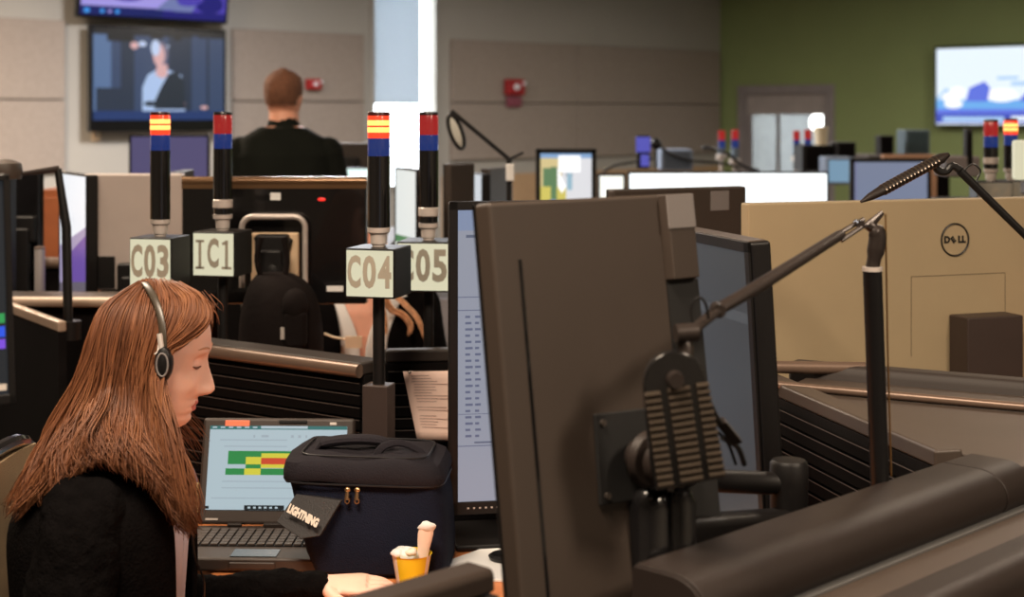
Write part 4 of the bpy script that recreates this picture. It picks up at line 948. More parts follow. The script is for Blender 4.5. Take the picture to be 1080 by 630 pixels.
mb = MB(); mb.tube(smooth_path([P_(276, 290, -.02), P_(272, 272, -.02), P_(277, 250, -.02)], 8), .007); mb.tube(smooth_path([P_(302, 290, -.02), P_(304, 272, -.02), P_(300, 250, -.02)], 8), .007); mb.build('shoulder_strap', mat('bag_black', rgb(22, 16, 15), .85, spec=.12), t)

# grey office chair behind the 05 sign
def office_chair(x, y, rz, label, m, back_top=1.0, w_=.46, seat=.46, back_h=.5):
    t = thing('office_chair', (x, y, 0), rz, label, 'chair')
    mb = MB(); mb.box((0, 0, seat), (w_, .46, .08)); mb.build('seat', m, t, bevel=.03, seg=4)
    mb = MB(); n = 8; rs = []
    for j in range(n + 1):
        z = back_top - back_h + back_h * j / n; k = 1 - .12 * (abs(j / n - .5) * 2) ** 3; yb = .23 + .05 * (j / n - .4) ** 2 * 4
        rs.append([Vector((w_ / 2 * k * math.copysign(abs(math.cos(a)) ** .4, math.cos(a)), yb + .03 * math.copysign(abs(math.sin(a)) ** .6, math.sin(a)) - .03 * math.cos(2 * a), z)) for a in [2 * math.pi * q / 24 for q in range(24)]])
    mb.rings(rs); mb.build('backrest', m, t)
    mb = MB(); mb.tube(smooth_path([(0, .20, back_top - back_h + .1), (0, .27, seat), (0, .05, seat - .07)], 10), .022, 10, flat=1.6); mb.build('back_bracket', m_black, t)
    mb = MB(); mb.cyl((0, 0, .1), (0, 0, seat - .04), .025); mb.build('gas_column', m_black, t)
    for k in range(5):
        a = k * 2 * math.pi / 5; mb = MB(); mb.tube([(0, 0, .10), (.28 * math.cos(a), .28 * math.sin(a), .07)], [.024, .016], 10); mb.build('leg', m_black, t)
        l_ = t.children[-1]; mb = MB(); mb.cyl((.28 * math.cos(a) - .02 * math.sin(a), .28 * math.sin(a) + .02 * math.cos(a), .03), (.28 * math.cos(a) + .02 * math.sin(a), .28 * math.sin(a) - .02 * math.cos(a), .03), .03); mb.build('caster', m_black, l_)
    for s_ in (-1, 1):
        mb = MB(); mb.tube(smooth_path([(s_ * (w_ / 2 - .03), 0, seat - .03), (s_ * (w_ / 2 + .04), 0, seat), (s_ * (w_ / 2 + .05), .0, seat + .18)], 8), .014); mb.box((s_ * (w_ / 2 + .05), -.02, seat + .2), (.07, .24, .03)); mb.build('armrest', m_black, t, bevel=.01)
    return t
office_chair(X_(456, 5.3), 5.08, R(0), 'grey fabric office chair below the sign ending in 05', mat('grey_chair_fabric', rgb(112, 108, 112), .85, bump=.3, bscale=300), back_top=Z_(318, 5.33), w_=.34)
# ------------------------------------------------------------------ laptop
m_lap = mat('laptop_shell', rgb(54, 44, 39), .5, bump=.08, bscale=500)
Yh = 3.15; xl = X_(206, Yh); LW = .322; LD = .235
t = thing('laptop', (xl + LW / 2, Yh - LD / 2, DZ), R(-1.5), 'open rugged laptop showing a green, yellow and red table', 'laptop')
mb = MB(); mb.box((0, 0, .017), (LW, LD, .026)); mb.build('base', m_lap, t, bevel=.006, seg=3)
base_ = t.children[-1]
mb = MB(); mb.box((0, .02, .0305), (LW * .86, LD * .5, .002)); mb.build('keyboard_well', m_black, t)
kb = t.children[-1]
mb = MB()
for r_ in range(6):
    for c_ in range(15): mb.box((-LW * .40 + c_ * LW * .80 / 14, .02 - LD * .21 + r_ * LD * .083, .0335), (LW * .047, LD * .066, .004))
o = mb.build('keys', mat('key_grey', rgb(62, 52, 46), .5), kb, bevel=.0008, seg=1)
mb = MB(); mb.box((0, -.085, .031), (.09, .05, .0015)); mb.build('touchpad', m_black_gloss, t, bevel=.001)
mb = MB(); mb.box((0, -LD / 2 - .001, .016), (.09, .006, .014)); mb.build('front_latch', m_lap, t, bevel=.003)
mb = MB(); mb.box((-.08, LD / 2 - .012, .034), (.03, .012, .006)); mb.box((.06, LD / 2 - .012, .034), (.16, .014, .008)); mb.build('hinge', m_bolster, t, bevel=.002)
M = Matrix.Translation((0, LD / 2 - .006, .033)) @ Matrix.Rotation(R(-17), 4, 'X')
LH = .218
mb = MB(); mb.M = M; mb.box((0, .010, LH / 2), (LW, .020, LH)); lid = mb.build('lid', m_lap, t, bevel=.007, seg=3)
g = G('cell_green', 44, 142, 74, .85); items = []
def UV(px, py): return (px - 213) / 153.0, (541 - py) / 91.0
def cell(x0, y0, x1, y1, m):
    u0, v1 = UV(x0, y0); u1, v0 = UV(x1, y1); return ('r', (u0, v0, u1, v1), m)
items = [cell(213, 450, 366, 454, 4), cell(270, 450, 322, 453, 0), cell(235, 477.5, 345, 492, 1), cell(272, 480, 345, 485, 2), cell(255, 484, 272, 492, 2), cell(272, 485, 345, 492, 3), cell(272, 492, 345, 496, 2), cell(255, 492, 272, 496.5, 1),
         cell(233, 496.5, 345, 503.5, 1), cell(254, 496.5, 272, 503.5, 2), cell(256, 536, 300, 541, 5), cell(213, 537, 217, 540, 5), cell(320, 536, 366, 541, 5), cell(262, 460, 264, 463, 6), cell(271, 460, 279, 462.5, 6), cell(304, 460, 307, 463, 6), cell(312, 460, 315, 463, 6), cell(320, 460, 322, 463, 6),
         cell(225, 465, 300, 466, 6), cell(230, 472, 300, 473, 6), cell(230, 510, 340, 511, 6), cell(230, 517, 340, 518, 6), cell(219, 528, 340, 529, 6)]
for k in range(6): items.append(cell(260 + 6 * k, 537.5, 263 + 6 * k, 539.5, 0))
for k in range(9): items.append(cell(216 + 9 * k, 451, 221 + 9 * k, 452.6, 0))
mb = MB(); mb.M = M @ Matrix.Translation((0, 0, LH / 2 + .006)); mats = [G('lap_page', 178, 196, 204, .92), g, G('cell_yellow', 216, 208, 66, .9), G('cell_red', 208, 74, 46, .9), G('lap_teal', 56, 120, 118, .8), G('lap_bar', 26, 34, 38, .7), G('lap_text', 168, 182, 192, .85)]
mb.box((0, -.0008, 0), (.290, .002, .172)); canvas(mb, .290, .172, items, mats, y0=-.0022, step=.00015); mb.build('screen', mats, t, flat=True)
mb = MB(); mb.M = M
mb.box((-.088, -.001, LH - .012), (.052, .003, .013)); mb.build('orange_sticker', mat('orange_sticker', rgb(240, 124, 92), .4), lid, bevel=.0015)
mb = MB(); mb.M = M; mb.box((.03, -.001, LH - .008), (.06, .006, .006)); mb.box((.03, -.0005, LH - .017), (.03, .002, .003)); mb.build('lid_latch', m_black, lid, bevel=.001)
mb = MB(); mb.M = M; mb.box((.115, -.0005, LH - .012), (.014, .002, .006)); mb.build('small_badge', m_silver, lid, bevel=.001)
mb = MB(); mb.M = M; mb.box((-.13, -.0008, .010), (.026, .0016, .004)); mb.build('maker_badge', m_silver, lid)
# thin pen light beside: stylus leaning and a cream note behind the laptop's left edge
t = thing('sticky_note', at(203, 530, 3.3), 0, 'small cream note standing left of the laptop', 'note'); t.location.z = DZ
mb = MB(); a = at(203, 522, 3.3); zz = a.z - DZ
mb.box((0, 0, zz / 2 + .01), (.026, .012, zz + .03)); mb.build('paper', mat('cream_note', rgb(222, 212, 158), .7), t, bevel=.001)
t = thing('cable', at(196, 478, 3.1), 0, 'thin pale blue cord running down behind the woman\'s chin', 'cable')
mb = MB(); mb.tube(smooth_path([at(176, 446, 3.3), at(188, 478, 3.3), at(206, 500, 3.32), at(212, 548, 3.33), Vector((at(212, 548, 3.33).x, 3.33, DZ + .004))], 18), .0016, 6); adopt(mb.build('cord', mat('blue_cord', rgb(120, 124, 170), .5)), t)

# ------------------------------------------------------------------ lunch bag
m_bag = mat('navy_cloth', rgb(24, 28, 44), .9, spec=.15, bump=.5, bscale=350, sheen=.0, var=.08)
m_bagtop = mat('charcoal_cloth', rgb(36, 33, 38), .85, spec=.15, bump=.4, bscale=300, var=.08)
Yb = 2.98
bc = at(395, 600, Yb)
t = thing('lunch_bag', (bc.x, Yb, DZ), R(-4), 'dark navy soft lunch bag with a flap strap reading LIGHTNING, beside the laptop', 'bag')
def sq(cx, cy, rx, ry, z, e=.28, n=48, tx=0.0, wob=0.0):
    out = []
    for k in range(n):
        a = 2 * math.pi * k / n; c, s_ = math.cos(a), math.sin(a)
        x = rx * math.copysign(abs(c) ** e, c); y = ry * math.copysign(abs(s_) ** e, s_)
        out.append(Vector((cx + x, cy + y, z + tx * x + wob * math.sin(3 * a + z * 40))))
    return out
def bx_(p0, p1): return ((p0 + p1) / 2 - 395) * Yb / F, (p1 - p0) / 2 * Yb / F
ZS = .90
mb = MB(); rs = []
for z, p0, p1, dp in ((0.0, 346, 474, .085), (.012, 338, 477, .10), (.05, 330, 477, .105), (.10, 324, 476, .105), (.15, 318, 474, .103), (.185, 314, 471, .10), (.205, 311, 469, .10)):
    c, r = bx_(p0, p1); rs.append(sq(c, 0, r, dp, z, wob=.001 if z < .18 else 0))
mb.rings(rs); o = mb.build('bag_body', m_bag, t)
for v in o.data.vertices: v.co += Vector((0, 1, 0)) * .006 * (noise.noise(v.co * 14)) 
mb = MB(); rs = []
for z, p0, p1, dp in ((.196, 307, 472, .105), (.205, 305, 474, .109), (.222, 305, 473, .108), (.240, 307, 468, .102), (.252, 318, 455, .088), (.256, 345, 430, .06), (.257, 370, 405, .02)):
    c, r = bx_(p0, p1); rs.append(sq(c, 0, r, dp, z, .33, tx=-.02))
mb.rings(rs); lidb = mb.build('bag_lid', m_bagtop, t)
for v in lidb.data.vertices: v.co.z += .012 * noise.noise(v.co * 12) + .003 * noise.noise(v.co * 40) 
mb = MB(); c, r = bx_(307, 473)
for zz, k in ((.2, 1.0),):
    mb.tube([p for p in sq(c, 0, r * 1.0, .107, zz, .33, tx=-.02)], .0022, 6, closed=True)
mb.tube([p for p in sq(c, 0, r * .8, .085, .2545, .33, tx=-.02)], .002, 6, closed=True)
mb.build('piping', mat('piping_black', rgb(24, 23, 26), .5), t)
mb = MB(); zt = .256
P_ = [Vector((bx_(335, 335)[0], -.02, zt - .006)), Vector((bx_(345, 345)[0], -.02, zt + .012)), Vector((bx_(372, 372)[0], -.02, zt + .020)), Vector((bx_(400, 400)[0], -.01, zt + .016)), Vector((bx_(415, 415)[0], 0, zt - .002)), Vector((bx_(422, 422)[0], .01, zt - .012))]
mb.tube(smooth_path(P_, 18), [.006] * 3 + [.011] * 10 + [.006] * 5, 10, flat=1.7, upv=(0, 1, 0)); mb.build('carry_handle', m_bagtop, t)
mb = MB(); mb.tube(smooth_path([Vector((bx_(400, 400)[0], -.055, zt - .014)), Vector((bx_(408, 408)[0], -.05, zt + .012)), Vector((bx_(425, 425)[0], -.03, zt + .016)), Vector((bx_(445, 445)[0], -.02, zt - .004)), Vector((bx_(452, 452)[0], -.03, zt - .022))], 16), .0045, 8, flat=1.8); mb.build('side_loop', m_bagtop, t)
mb = MB()
for px in (377, 387):
    x = bx_(px, px)[0]; mb.ball((x, -.112, .192), (.006, .004, .006)); mb.tube([(x, -.113, .190), (x - .001, -.115, .172)], [.0035, .0045], 8); mb.tube([Vector((x + .004 * math.cos(q), -.1155, .170 + .006 * math.sin(q))) for q in [k * .5236 for k in range(12)]], .0013, 6, closed=True)
mb.build('zip_pull', mat('brass', rgb(196, 160, 116), .3, .9), t)
for o_ in t.children:
    for v in o_.data.vertices: v.co.z *= ZS
# side flap with white lettering
Mi = (Matrix.Translation(t.location) @ Matrix.Rotation(R(-4), 4, 'Z')).inverted()
q = [at(312, 521, 2.90), at(360, 528, 2.865), at(337, 566, 2.845), at(317, 569, 2.85), at(291, 551, 2.87)]
mb = MB(); a = [mb.V(Mi @ p) for p in q]; b = [mb.V(Mi @ (p + Vector((.004, .008, 0)))) for p in q]
mb.face(a); mb.face(b[::-1])
for i in range(5): mb.face([a[i], b[i], b[(i + 1) % 5], a[(i + 1) % 5]])
fl = mb.build('strap_flap', mat('flap_black', rgb(34, 31, 32), .6, bump=.2, bscale=300), t, bevel=.002)
ex = (at(337, 556, 2.85) - at(302, 537, 2.872)).normalized(); nn = Vector((-.12, -1, .15)); nn = (nn - ex * nn.dot(ex)).normalized(); ez = nn.cross(ex) * 1
cM = Matrix.Identity(4); ey = nn.cross(ex); 
for i in range(3): cM[i][0] = ex[i]; cM[i][1] = ey[i]; cM[i][2] = nn[i]
ctr = at(320, 544.5, 2.850) + nn * .002; cM.translation = ctr
mb = MB(); mb.M = Mi; mb.text('LIGHTNING', .021, cM, bold=.0014, width=.066); mb.build('white_lettering', mat('white_print', rgb(236, 226, 212), .6), fl)

# ------------------------------------------------------------------ yellow paper cup with wrappers
Yc = 2.83
cc = at(434, 600, Yc)
t = thing('snack_cup', (cc.x, Yc, DZ), 0, 'yellow paper cup holding crumpled wrappers, at the woman\'s fingertips', 'cup')
zr = Z_(584, Yc) - DZ
m_yel = mat('yellow_card', rgb(238, 204, 30), .5, var=.03)
mb = MB(); n = 32; rb, rt = .026, .037
mb.lathe([(0, .001), (rb, .001), (rt, zr), (rt + .002, zr + .001), (rt - .001, zr - .001), (rb - .002, .004), (0, .004)], 40); o = mb.build('cup_wall', [m_yel, mat('white_card', rgb(240, 226, 210), .6)], t)
for p in o.data.polygons:
    a = math.degrees(math.atan2(p.center.y, p.center.x)) % 360
    if 185 < a < 222 or 320 < a < 340: p.material_index = 1
random.seed(9)
def crumple(name, c, r, m, lab, seed, parent):
    mb = MB(); mb.ball(c, r, 14); o = mb.build(name, m, parent, flat=True)
    for v in o.data.vertices:
        d = v.co - Vector(c); k = 1 + .45 * noise.noise(v.co * 90 + Vector((seed, 0, 0))); v.co = Vector(c) + d * k
    return o
w1 = thing('candy_wrapper', (cc.x - .012, Yc - .008, DZ + zr - .01), 0, 'crumpled white wrapper poking out of the yellow cup on the left', 'wrapper')
crumple('foil', (0, 0, .008), (.024, .02, .016), m_white, '', 3, w1); crumple('foil_twist', (-.012, -.012, .016), (.012, .01, .008), m_white, '', 5, w1); crumple('foil_twist', (.012, -.012, .018), (.012, .01, .007), mat('white_card', rgb(240, 226, 210), .6), '', 8, w1)
w2 = thing('snack_bar', (cc.x + .020, Yc, DZ + .008), 0, 'tall pinkish-white wrapped bar standing in the yellow cup', 'snack bar')
hb = Z_(549, Yc) - DZ - .008
mb = MB(); rs = []
for j in range(9):
    f = j / 8; z = f * (hb - .012); wv = .0125 + .002 * math.sin(f * 9)
    rs.append([Vector((-.006 + .014 * f + wv * c, .005 * s_, z)) for c, s_ in [(math.cos(a), math.sin(a)) for a in [k * math.pi / 6 for k in range(12)]]])
mb.rings(rs); mb.build('wrapper_body', mat('pale_pink_foil', rgb(240, 214, 196), .4), w2)
crumple('torn_end', (.009, 0, hb - .012), (.017, .008, .010), m_white, '', 11, w2)
# ------------------------------------------------------------------ people
def skin_mat(name, col, lipcol=None):
    m = mat(name, col, .5, bump=.05, bscale=220, var=.03, vscale=30)
    b = m.node_tree.nodes['Principled BSDF']; b.inputs['Subsurface Weight'].default_value = .12; b.inputs['Subsurface Radius'].default_value = (.012, .005, .003)
    b.inputs['Subsurface Scale'].default_value = .5
    return m
def gauss(x, s): return math.exp(-(x / s) ** 2)
FACE = [(-78, 22), (-74, 29), (-70, 33), (-65.5, 38.7), (-58.5, 42.2), (-54, 41.5), (-50, 43), (-44, 43.5), (-38, 43.5), (-32, 44), (-24, 44.5), (-14, 44.5), (-3, 44), (9, 45), (14, 46.6), (21, 46), (32, 43.5), (41, 40), (50, 33), (58, 23), (64, 12), (69, -2)]
NOSE = [(-40, 0), (-34, 1.5), (-32, 5), (-29, 13.5), (-24, 16.6), (-19, 15.2), (-14, 12.6), (-8, 9.4), (-3, 6.6), (4, 2.8), (10, .6), (14, 0)]
BACK = [(-78, -18), (-70, -22), (-60, -30), (-45, -42), (-30, -56), (-10, -66), (10, -70), (30, -68), (45, -58), (58, -42), (65, -28), (69, -14)]
WID = [(-78, 18), (-74, 22), (-68, 27), (-60, 32), (-50, 37), (-40, 41), (-25, 45), (-10, 47), (10, 48.5), (30, 47.5), (45, 41), (56, 30), (63, 20), (69, 3)]
PX = .0015625
def head_surface(b, phi):
    """head surface in profile pixels (a forward, lateral y, b up)"""
    f, k, w_ = lerp_table(FACE, b), lerp_table(BACK, b), lerp_table(WID, b)
    c0 = -8; c, s_ = math.cos(phi), math.sin(phi)
    e = .80 if c > 0 else 1.0
    A = (f - c0) if c > 0 else (c0 - k)
    a = c0 + A * math.copysign(abs(c) ** e, c); y = w_ * math.copysign(abs(s_) ** (.86 if c > 0 else .95), s_)
    if c > 0:
        front = max(0.0, c) ** .5
        nz = lerp_table(NOSE, b); sg = 4.5 + 6.0 * max(0, min(1, (8 - b) / 30))
        a += nz * gauss(y, sg)
        if -33 < b < -14: a += 4.6 * gauss(abs(y) - 8.5, 3.8) * gauss(b + 26, 5)            # nostril wings
        a -= 7.2 * gauss(abs(y) - 20, 9) * gauss(b - 4, 8)                                # sockets
        a += 4.8 * gauss(abs(y) - 20.5, 7.5) * gauss(b - 1.8, 4.2)                           # lids
        a += 1.8 * gauss(abs(y) - 17, 12) * gauss(b - 17, 4)                              # brow
        a += 2.4 * gauss(abs(y) - 27, 9) * gauss(b + 20, 10)                              # cheek
        lipw = gauss(y, 13)
        a += 4.0 * lipw * gauss(b + 40.5, 2.6) + 3.2 * lipw * gauss(b + 47.6, 2.6) - 1.8 * lipw * gauss(b + 44.0, 1.3)
        a -= 1.6 * gauss(y, 10) * gauss(b + 52.5, 2.5)
        a += 1.5 * gauss(y, 11) * gauss(b + 60, 6)
    return a, y
def add_head(mb, T, nb=150, na=120):
    """T maps (a, y, b) in metres to the world"""
    rs = []
    for j in range(nb + 1):
        b = -76 + (69 + 76) * (1 - (1 - j / nb) ** 1.0)
        r = []
        for k in range(na):
            phi = -math.pi + 2 * math.pi * k / na
            # pack more columns on the face
            phi = phi - .45 * math.sin(phi)
            a, y = head_surface(b, phi); r.append(T @ Vector((a * PX, y * PX, b * PX)))
        rs.append(r)
    top = T @ Vector((-10 * PX, 0, 70.5 * PX))
    rs.append([top.lerp(p, .25) + Vector((0, 0, 0)) for p in rs[-1]])
    mb.rings(rs)
def add_ear(mb, T, side):
    for dx, r in ((0, (.014, .005, .030)),):
        c = T @ Vector((-12 * PX, side * 48 * PX, -6 * PX))
        mb.ball(c, r, 16, rot=T.to_3x3().normalized() @ Matrix.Rotation(R(8), 3, 'Y') @ Matrix.Rotation(R(side * 22), 3, 'Z'))
def remeshed(mb, name, mats, parent, voxel=.004, smooth=4, factor=.5):
    tmp = mb.build('tmp', [], None)
    m1 = tmp.modifiers.new('r', 'REMESH'); m1.mode = 'VOXEL'; m1.voxel_size = voxel; m1.use_smooth_shade = True
    if smooth: m2 = tmp.modifiers.new('s', 'SMOOTH'); m2.factor = factor; m2.iterations = smooth
    me = bpy.data.meshes.new_from_object(tmp.evaluated_get(bpy.context.evaluated_depsgraph_get()))
    bpy.data.objects.remove(tmp); me.name = name
    me.materials.clear()
    for m in mats: me.materials.append(m)
    for p in me.polygons: p.use_smooth = True; p.material_index = 0
    o = bpy.data.objects.new(name, me); C.objects.link(o)
    if parent: adopt(o, parent)
    return o
def limb(mb, pts, rad, n=18, flat=1.0, per=6, upv=None):
    m = (len(pts) - 1) * per + 1
    P = smooth_path(pts, m); rr = []
    for i in range(m):
        f = i / (m - 1) * (len(pts) - 1); k = min(int(f), len(pts) - 2); u = f - k; u = u * u * (3 - 2 * u); rr.append(rad[k] * (1 - u) + rad[k + 1] * u)
    mb.tube(P, rr, n, flat=flat, upv=upv)
    mb.ball(P[0], rr[0] * .98, 12); mb.ball(P[-1], rr[-1] * .98, 12)
def torso(mb, rows, n=40, e=.9, grow=0.0):
    """rows: centre, half width vector (lateral), half depth vector"""
    rs = []
    for c, w_, d in rows:
        c, w_, d = Vector(c), Vector(w_), Vector(d); w_ = w_ + w_.normalized() * grow; d = d + d.normalized() * grow
        rs.append([c + w_ * math.copysign(abs(math.cos(a)) ** e, math.cos(a)) + d * math.copysign(abs(math.sin(a)) ** e, math.sin(a)) for a in [2 * math.pi * k / n for k in range(n)]])
    mb.rings(rs)
def hand(mb, W, fw, up, side, L=.18, curl=.35, spread=.12, thumb=True, scale=1.0):
    """hand from wrist W pointing along fw, back of the hand towards up; side = direction of the thumb"""
    fw, up, side = Vector(fw).normalized(), Vector(up).normalized(), Vector(side).normalized(); s = scale
    pal = .092 * s
    rs = []
    for f, w_, h in ((0, .024, .019), (.25, .029, .017), (.55, .036, .015), (.85, .040, .0135), (1.0, .038, .011)):
        c = W + fw * pal * f
        rs.append([c + side * (w_ * s * math.cos(a)) + up * (h * s * math.sin(a)) for a in [k * math.pi / 12 for k in range(24)]])
    mb.rings(rs)
    for i, (o_, ln, r) in enumerate(((.029, .072, .0086), (.010, .080, .0088), (-.009, .074, .0084), (-.027, .058, .0075))):
        p = W + fw * (pal * (.93 - abs(o_) * .6)) + side * o_ * s; d = (fw + side * (o_ * spread * 8)).normalized(); P = [p - d * .012 * s]; P.append(p)
        cur = curl * (1 + .15 * i)
        for q, fr in enumerate((.45, .30, .25)):
            ang = cur * (q + .6); dd2 = d * math.cos(ang) - up * math.sin(ang); p = p + dd2 * ln * fr * s; P.append(p)
        mb.tube(smooth_path(P, 13), [r * s * (1 - .22 * k / 12) for k in range(13)], 12); mb.ball(P[-1], r * s * .78, 10)
    if thumb:
        p0 = W + fw * .018 * s + side * .022 * s; P = [p0, p0 + (fw * .55 + side * .8).normalized() * .036 * s - up * .004, p0 + (fw * .8 + side * .62).normalized() * .066 * s - up * .012 * s, p0 + (fw * .95 + side * .45).normalized() * .088 * s - up * .018 * s]
        mb.tube(smooth_path(P, 13), [s * (.0135 - .0045 * k / 12) for k in range(13)], 12); mb.ball(P[-1], .0088 * s, 10)
def open_shell(rows, gap, n=56, e=.9, grow=0.0, thick=.008, amp=.004, fr=9.0, seed=0):
    """garment shell: rows as torso(); leaves the front open by gap(j) degrees either side: (right, left)"""
    mb = MB(); rs = []
    for j, (c, w_, d) in enumerate(rows):
        c, w_, d = Vector(c), Vector(w_), Vector(d); w_ = w_ + w_.normalized() * grow; d = d + d.normalized() * grow
        g0, g1 = gap(j); r = []
        for k in range(n + 1):
            a = R(90 + g1) + (R(360 - g0 - g1)) * k / n
            p = c + w_ * math.copysign(abs(math.cos(a)) ** e, math.cos(a)) + d * math.copysign(abs(math.sin(a)) ** e, math.sin(a))
            dirn = (p - c).normalized(); r.append(mb.V(p + dirn * amp * noise.noise(p * fr + Vector((seed, seed, 0)))))
        rs.append(r)
    for a, b in zip(rs, rs[1:]):
        for i in range(n): mb.face([a[i], a[i + 1], b[i + 1], b[i]])
    return mb

# ================================================================== the woman in the foreground (faces +X)
m_skinw = skin_mat('skin_fair', rgb(238, 192, 172))
m_lip = mat('lip', rgb(196, 112, 100), .4)
m_hair = mat('auburn_hair', rgb(176, 106, 58), .38, var=.42, vscale=45, spec=.6)
m_fleece = mat('black_fleece', rgb(12, 10, 10), 1.0, bump=.8, bscale=170, spec=.05, var=.2, vscale=40)
m_tee = mat('grey_white_tee', rgb(196, 206, 228), .85, bump=.2, bscale=200)
YW = 2.5
def w2(px, py, dy=0.0): p = at(px, py, YW - abs(dy)); return Vector((p.x, YW + dy, p.z))
wom = thing('person', (-.70, 2.5, 0), 0, 'seated woman with long auburn hair, black fleece jacket and headset, in profile at the left', 'person')
Cc = w2(172, 375)
th = R(13)
T = Matrix.Translation(Cc) @ Matrix.Rotation(R(4), 4, 'Z') @ Matrix.Rotation(th, 4, 'Y')
mb = MB()
add_head(mb, T); add_ear(mb, T, 1)
neck_t = T @ Vector((-22 * PX, 0, -40 * PX)); neck_b = Vector((-.640, 2.5, 1.00))
limb(mb, [neck_t, (neck_t + neck_b) / 2 + Vector((-.0, 0, 0)), neck_b], [.050, .049, .060])
under = T @ Vector((5 * PX, 0, -62 * PX)); limb(mb, [under, neck_t.lerp(neck_b, .5)], [.030, .040])
trow = [((-.68, 2.5, .50), (0, .165, 0), (.11, 0, 0)), ((-.68, 2.5, .60), (0, .155, 0), (.115, 0, 0)), ((-.672, 2.5, .72), (0, .14, 0), (.11, 0, 0)), ((-.675, 2.5, .84), (0, .155, 0), (.12, 0, 0)), ((-.665, 2.5, .92), (0, .165, 0), (.115, 0, 0)),
        ((-.66, 2.5, .97), (0, .150, 0), (.095, 0, 0)), ((-.65, 2.5, 1.005), (0, .10, 0), (.07, 0, 0)), ((-.645, 2.5, 1.02), (0, .06, 0), (.06, 0, 0))]
torso(mb, trow)
SR, SL = Vector((-.665, 2.345, .945)), Vector((-.66, 2.655, .945))
ER, EL = Vector((-.655, 2.27, .69)), Vector((-.60, 2.72, .722))
WR, WL = Vector((-.42, 2.33, .66)), Vector((X_(338, 2.76), 2.76, .722))
limb(mb, [SR, ER], [.048, .040]); limb(mb, [ER, WR], [.038, .026]); limb(mb, [SL, EL], [.044, .024]); limb(mb, [EL, WL], [.022, .021])
hand(mb, WL, (1, -.0, .015), (0, -.25, 1), (0, -1, -.2), curl=.16, scale=.92)
hand(mb, WR, (1, .05, -.1), (0, 0, 1), (0, 1, 0), curl=.4, scale=.92)
for s_ in (-1, 1):                                # legs under the desk
    y = 2.5 + s_ * .10
    limb(mb, [(-.70, y, .50), (-.25, y, .52)], [.085, .060]); limb(mb, [(-.25, y, .52), (-.20, y, .10)], [.055, .038]); limb(mb, [(-.21, y, .05), (-.05, y, .035)], [.038, .03])
body = remeshed(mb, 'body', [m_skinw, m_lip], wom, voxel=.0026, smooth=3)
Ti = T.inverted()
for p in body.data.polygons:
    q = Ti @ p.center; a, y, b = q.x / PX, q.y / PX, q.z / PX
    if a > 36 and -50.5 < b < -38.2 and abs(y) < 13.5 - abs(b + 44) * .9: p.material_index = 1
# eye: lash line, brow
m_lash = mat('lash_brown', rgb(96, 60, 44), .7)
m_brow = mat('brow_brown', rgb(196, 144, 112), .8)
for s_ in (-1, 1):
    mb = MB(); pts = []
    for k in range(9):
        y = s_ * (12 + 17 * k / 8); b = -.5 - 1.6 * math.sin(math.pi * k / 8) + .10 * k
        # find the surface at this lateral position
        best = None
        for q in range(0, 90):
            phi = q / 90 * math.pi / 2 * s_; a, yy_ = head_surface(b, phi)
            if best is None or abs(yy_ - y) < abs(best[1] - y): best = (a, yy_)
        pts.append(T @ Vector(((best[0] + .2) * PX, y * PX, b * PX)))
    mb.tube(pts, [.0008 + .0014 * math.sin(math.pi * (k + .5) / 9) for k in range(9)], 6); adopt(mb.build('eyelash', m_lash), wom)
    mb = MB(); pts = []
    for k in range(9):
        y = s_ * (9 + 22 * k / 8); b = 18 + 2.6 * math.sin(math.pi * (k + 1) / 10)
        best = None
        for q in range(0, 90):
            phi = q / 90 * math.pi / 2 * s_; a, yy_ = head_surface(b, phi)
            if best is None or abs(yy_ - y) < abs(best[1] - y): best = (a, yy_)
        pts.append(T @ Vector(((best[0] + .1) * PX, y * PX, b * PX)))
    mb.tube(pts, [.0007 + .0011 * math.sin(math.pi * (k + .6) / 9) for k in range(9)], 6, flat=1.0); adopt(mb.build('eyebrow', m_brow), wom)

# loose wisps at the forehead
mb = MB(); random.seed(77)
for k in range(16):
    x0, y0 = 196 + random.random() * 18, 308 + random.random() * 22; sd = random.choice((-1, 1)) * random.random() * .05
    P = [w2(x0, y0, sd), w2(x0 + 8 + random.random() * 5, y0 + 8 + random.random() * 6, sd), w2(min(225, x0 + 9 + random.random() * 8), y0 + 18 + random.random() * 12, sd * 1.3)]
    mb.tube(smooth_path(P, 9), [.0007] * 6 + [.0005, .0003, .0001], 4)
adopt(mb.build('hair_wisps', m_hair), wom)

# T-shirt and fleece
gr = [(c, w_, d) for c, w_, d in trow]
mb = open_shell(gr[:7], lambda j: (0, 0) if j < 5 else ((6, 6) if j == 5 else (30, 30)), grow=.014, amp=.003)
for_t = mb.build('t_shirt', m_tee); adopt(for_t, wom); sm = for_t.modifiers.new('s', 'SOLIDIFY'); sm.thickness = .003; for_t.modifiers.new('u', 'SUBSURF').levels = 1
jrow = [((-.68, 2.5, .50), (0, .185, 0), (.135, 0, 0)), ((-.68, 2.5, .60), (0, .18, 0), (.13, 0, 0)), ((-.67, 2.5, .70), (0, .17, 0), (.13, 0, 0)), ((-.668, 2.5, .78), (0, .17, 0), (.135, 0, 0)), ((-.668, 2.5, .86), (0, .18, 0), (.135, 0, 0)), ((-.668, 2.5, .93), (0, .185, 0), (.135, 0, 0)),
        ((-.66, 2.5, .975), (0, .165, 0), (.11, 0, 0)), ((-.655, 2.5, 1.01), (0, .115, 0), (.088, 0, 0)), ((-.65, 2.5, 1.03), (0, .082, 0), (.075, 0, 0)), ((-.652, 2.5, 1.05), (0, .076, 0), (.07, 0, 0))]
mb = open_shell(jrow, lambda j: ((26, 20) if j < 3 else (34 - 1.2 * j, 24)) if j < 7 else (38, 30), grow=.010, amp=.012, fr=11)
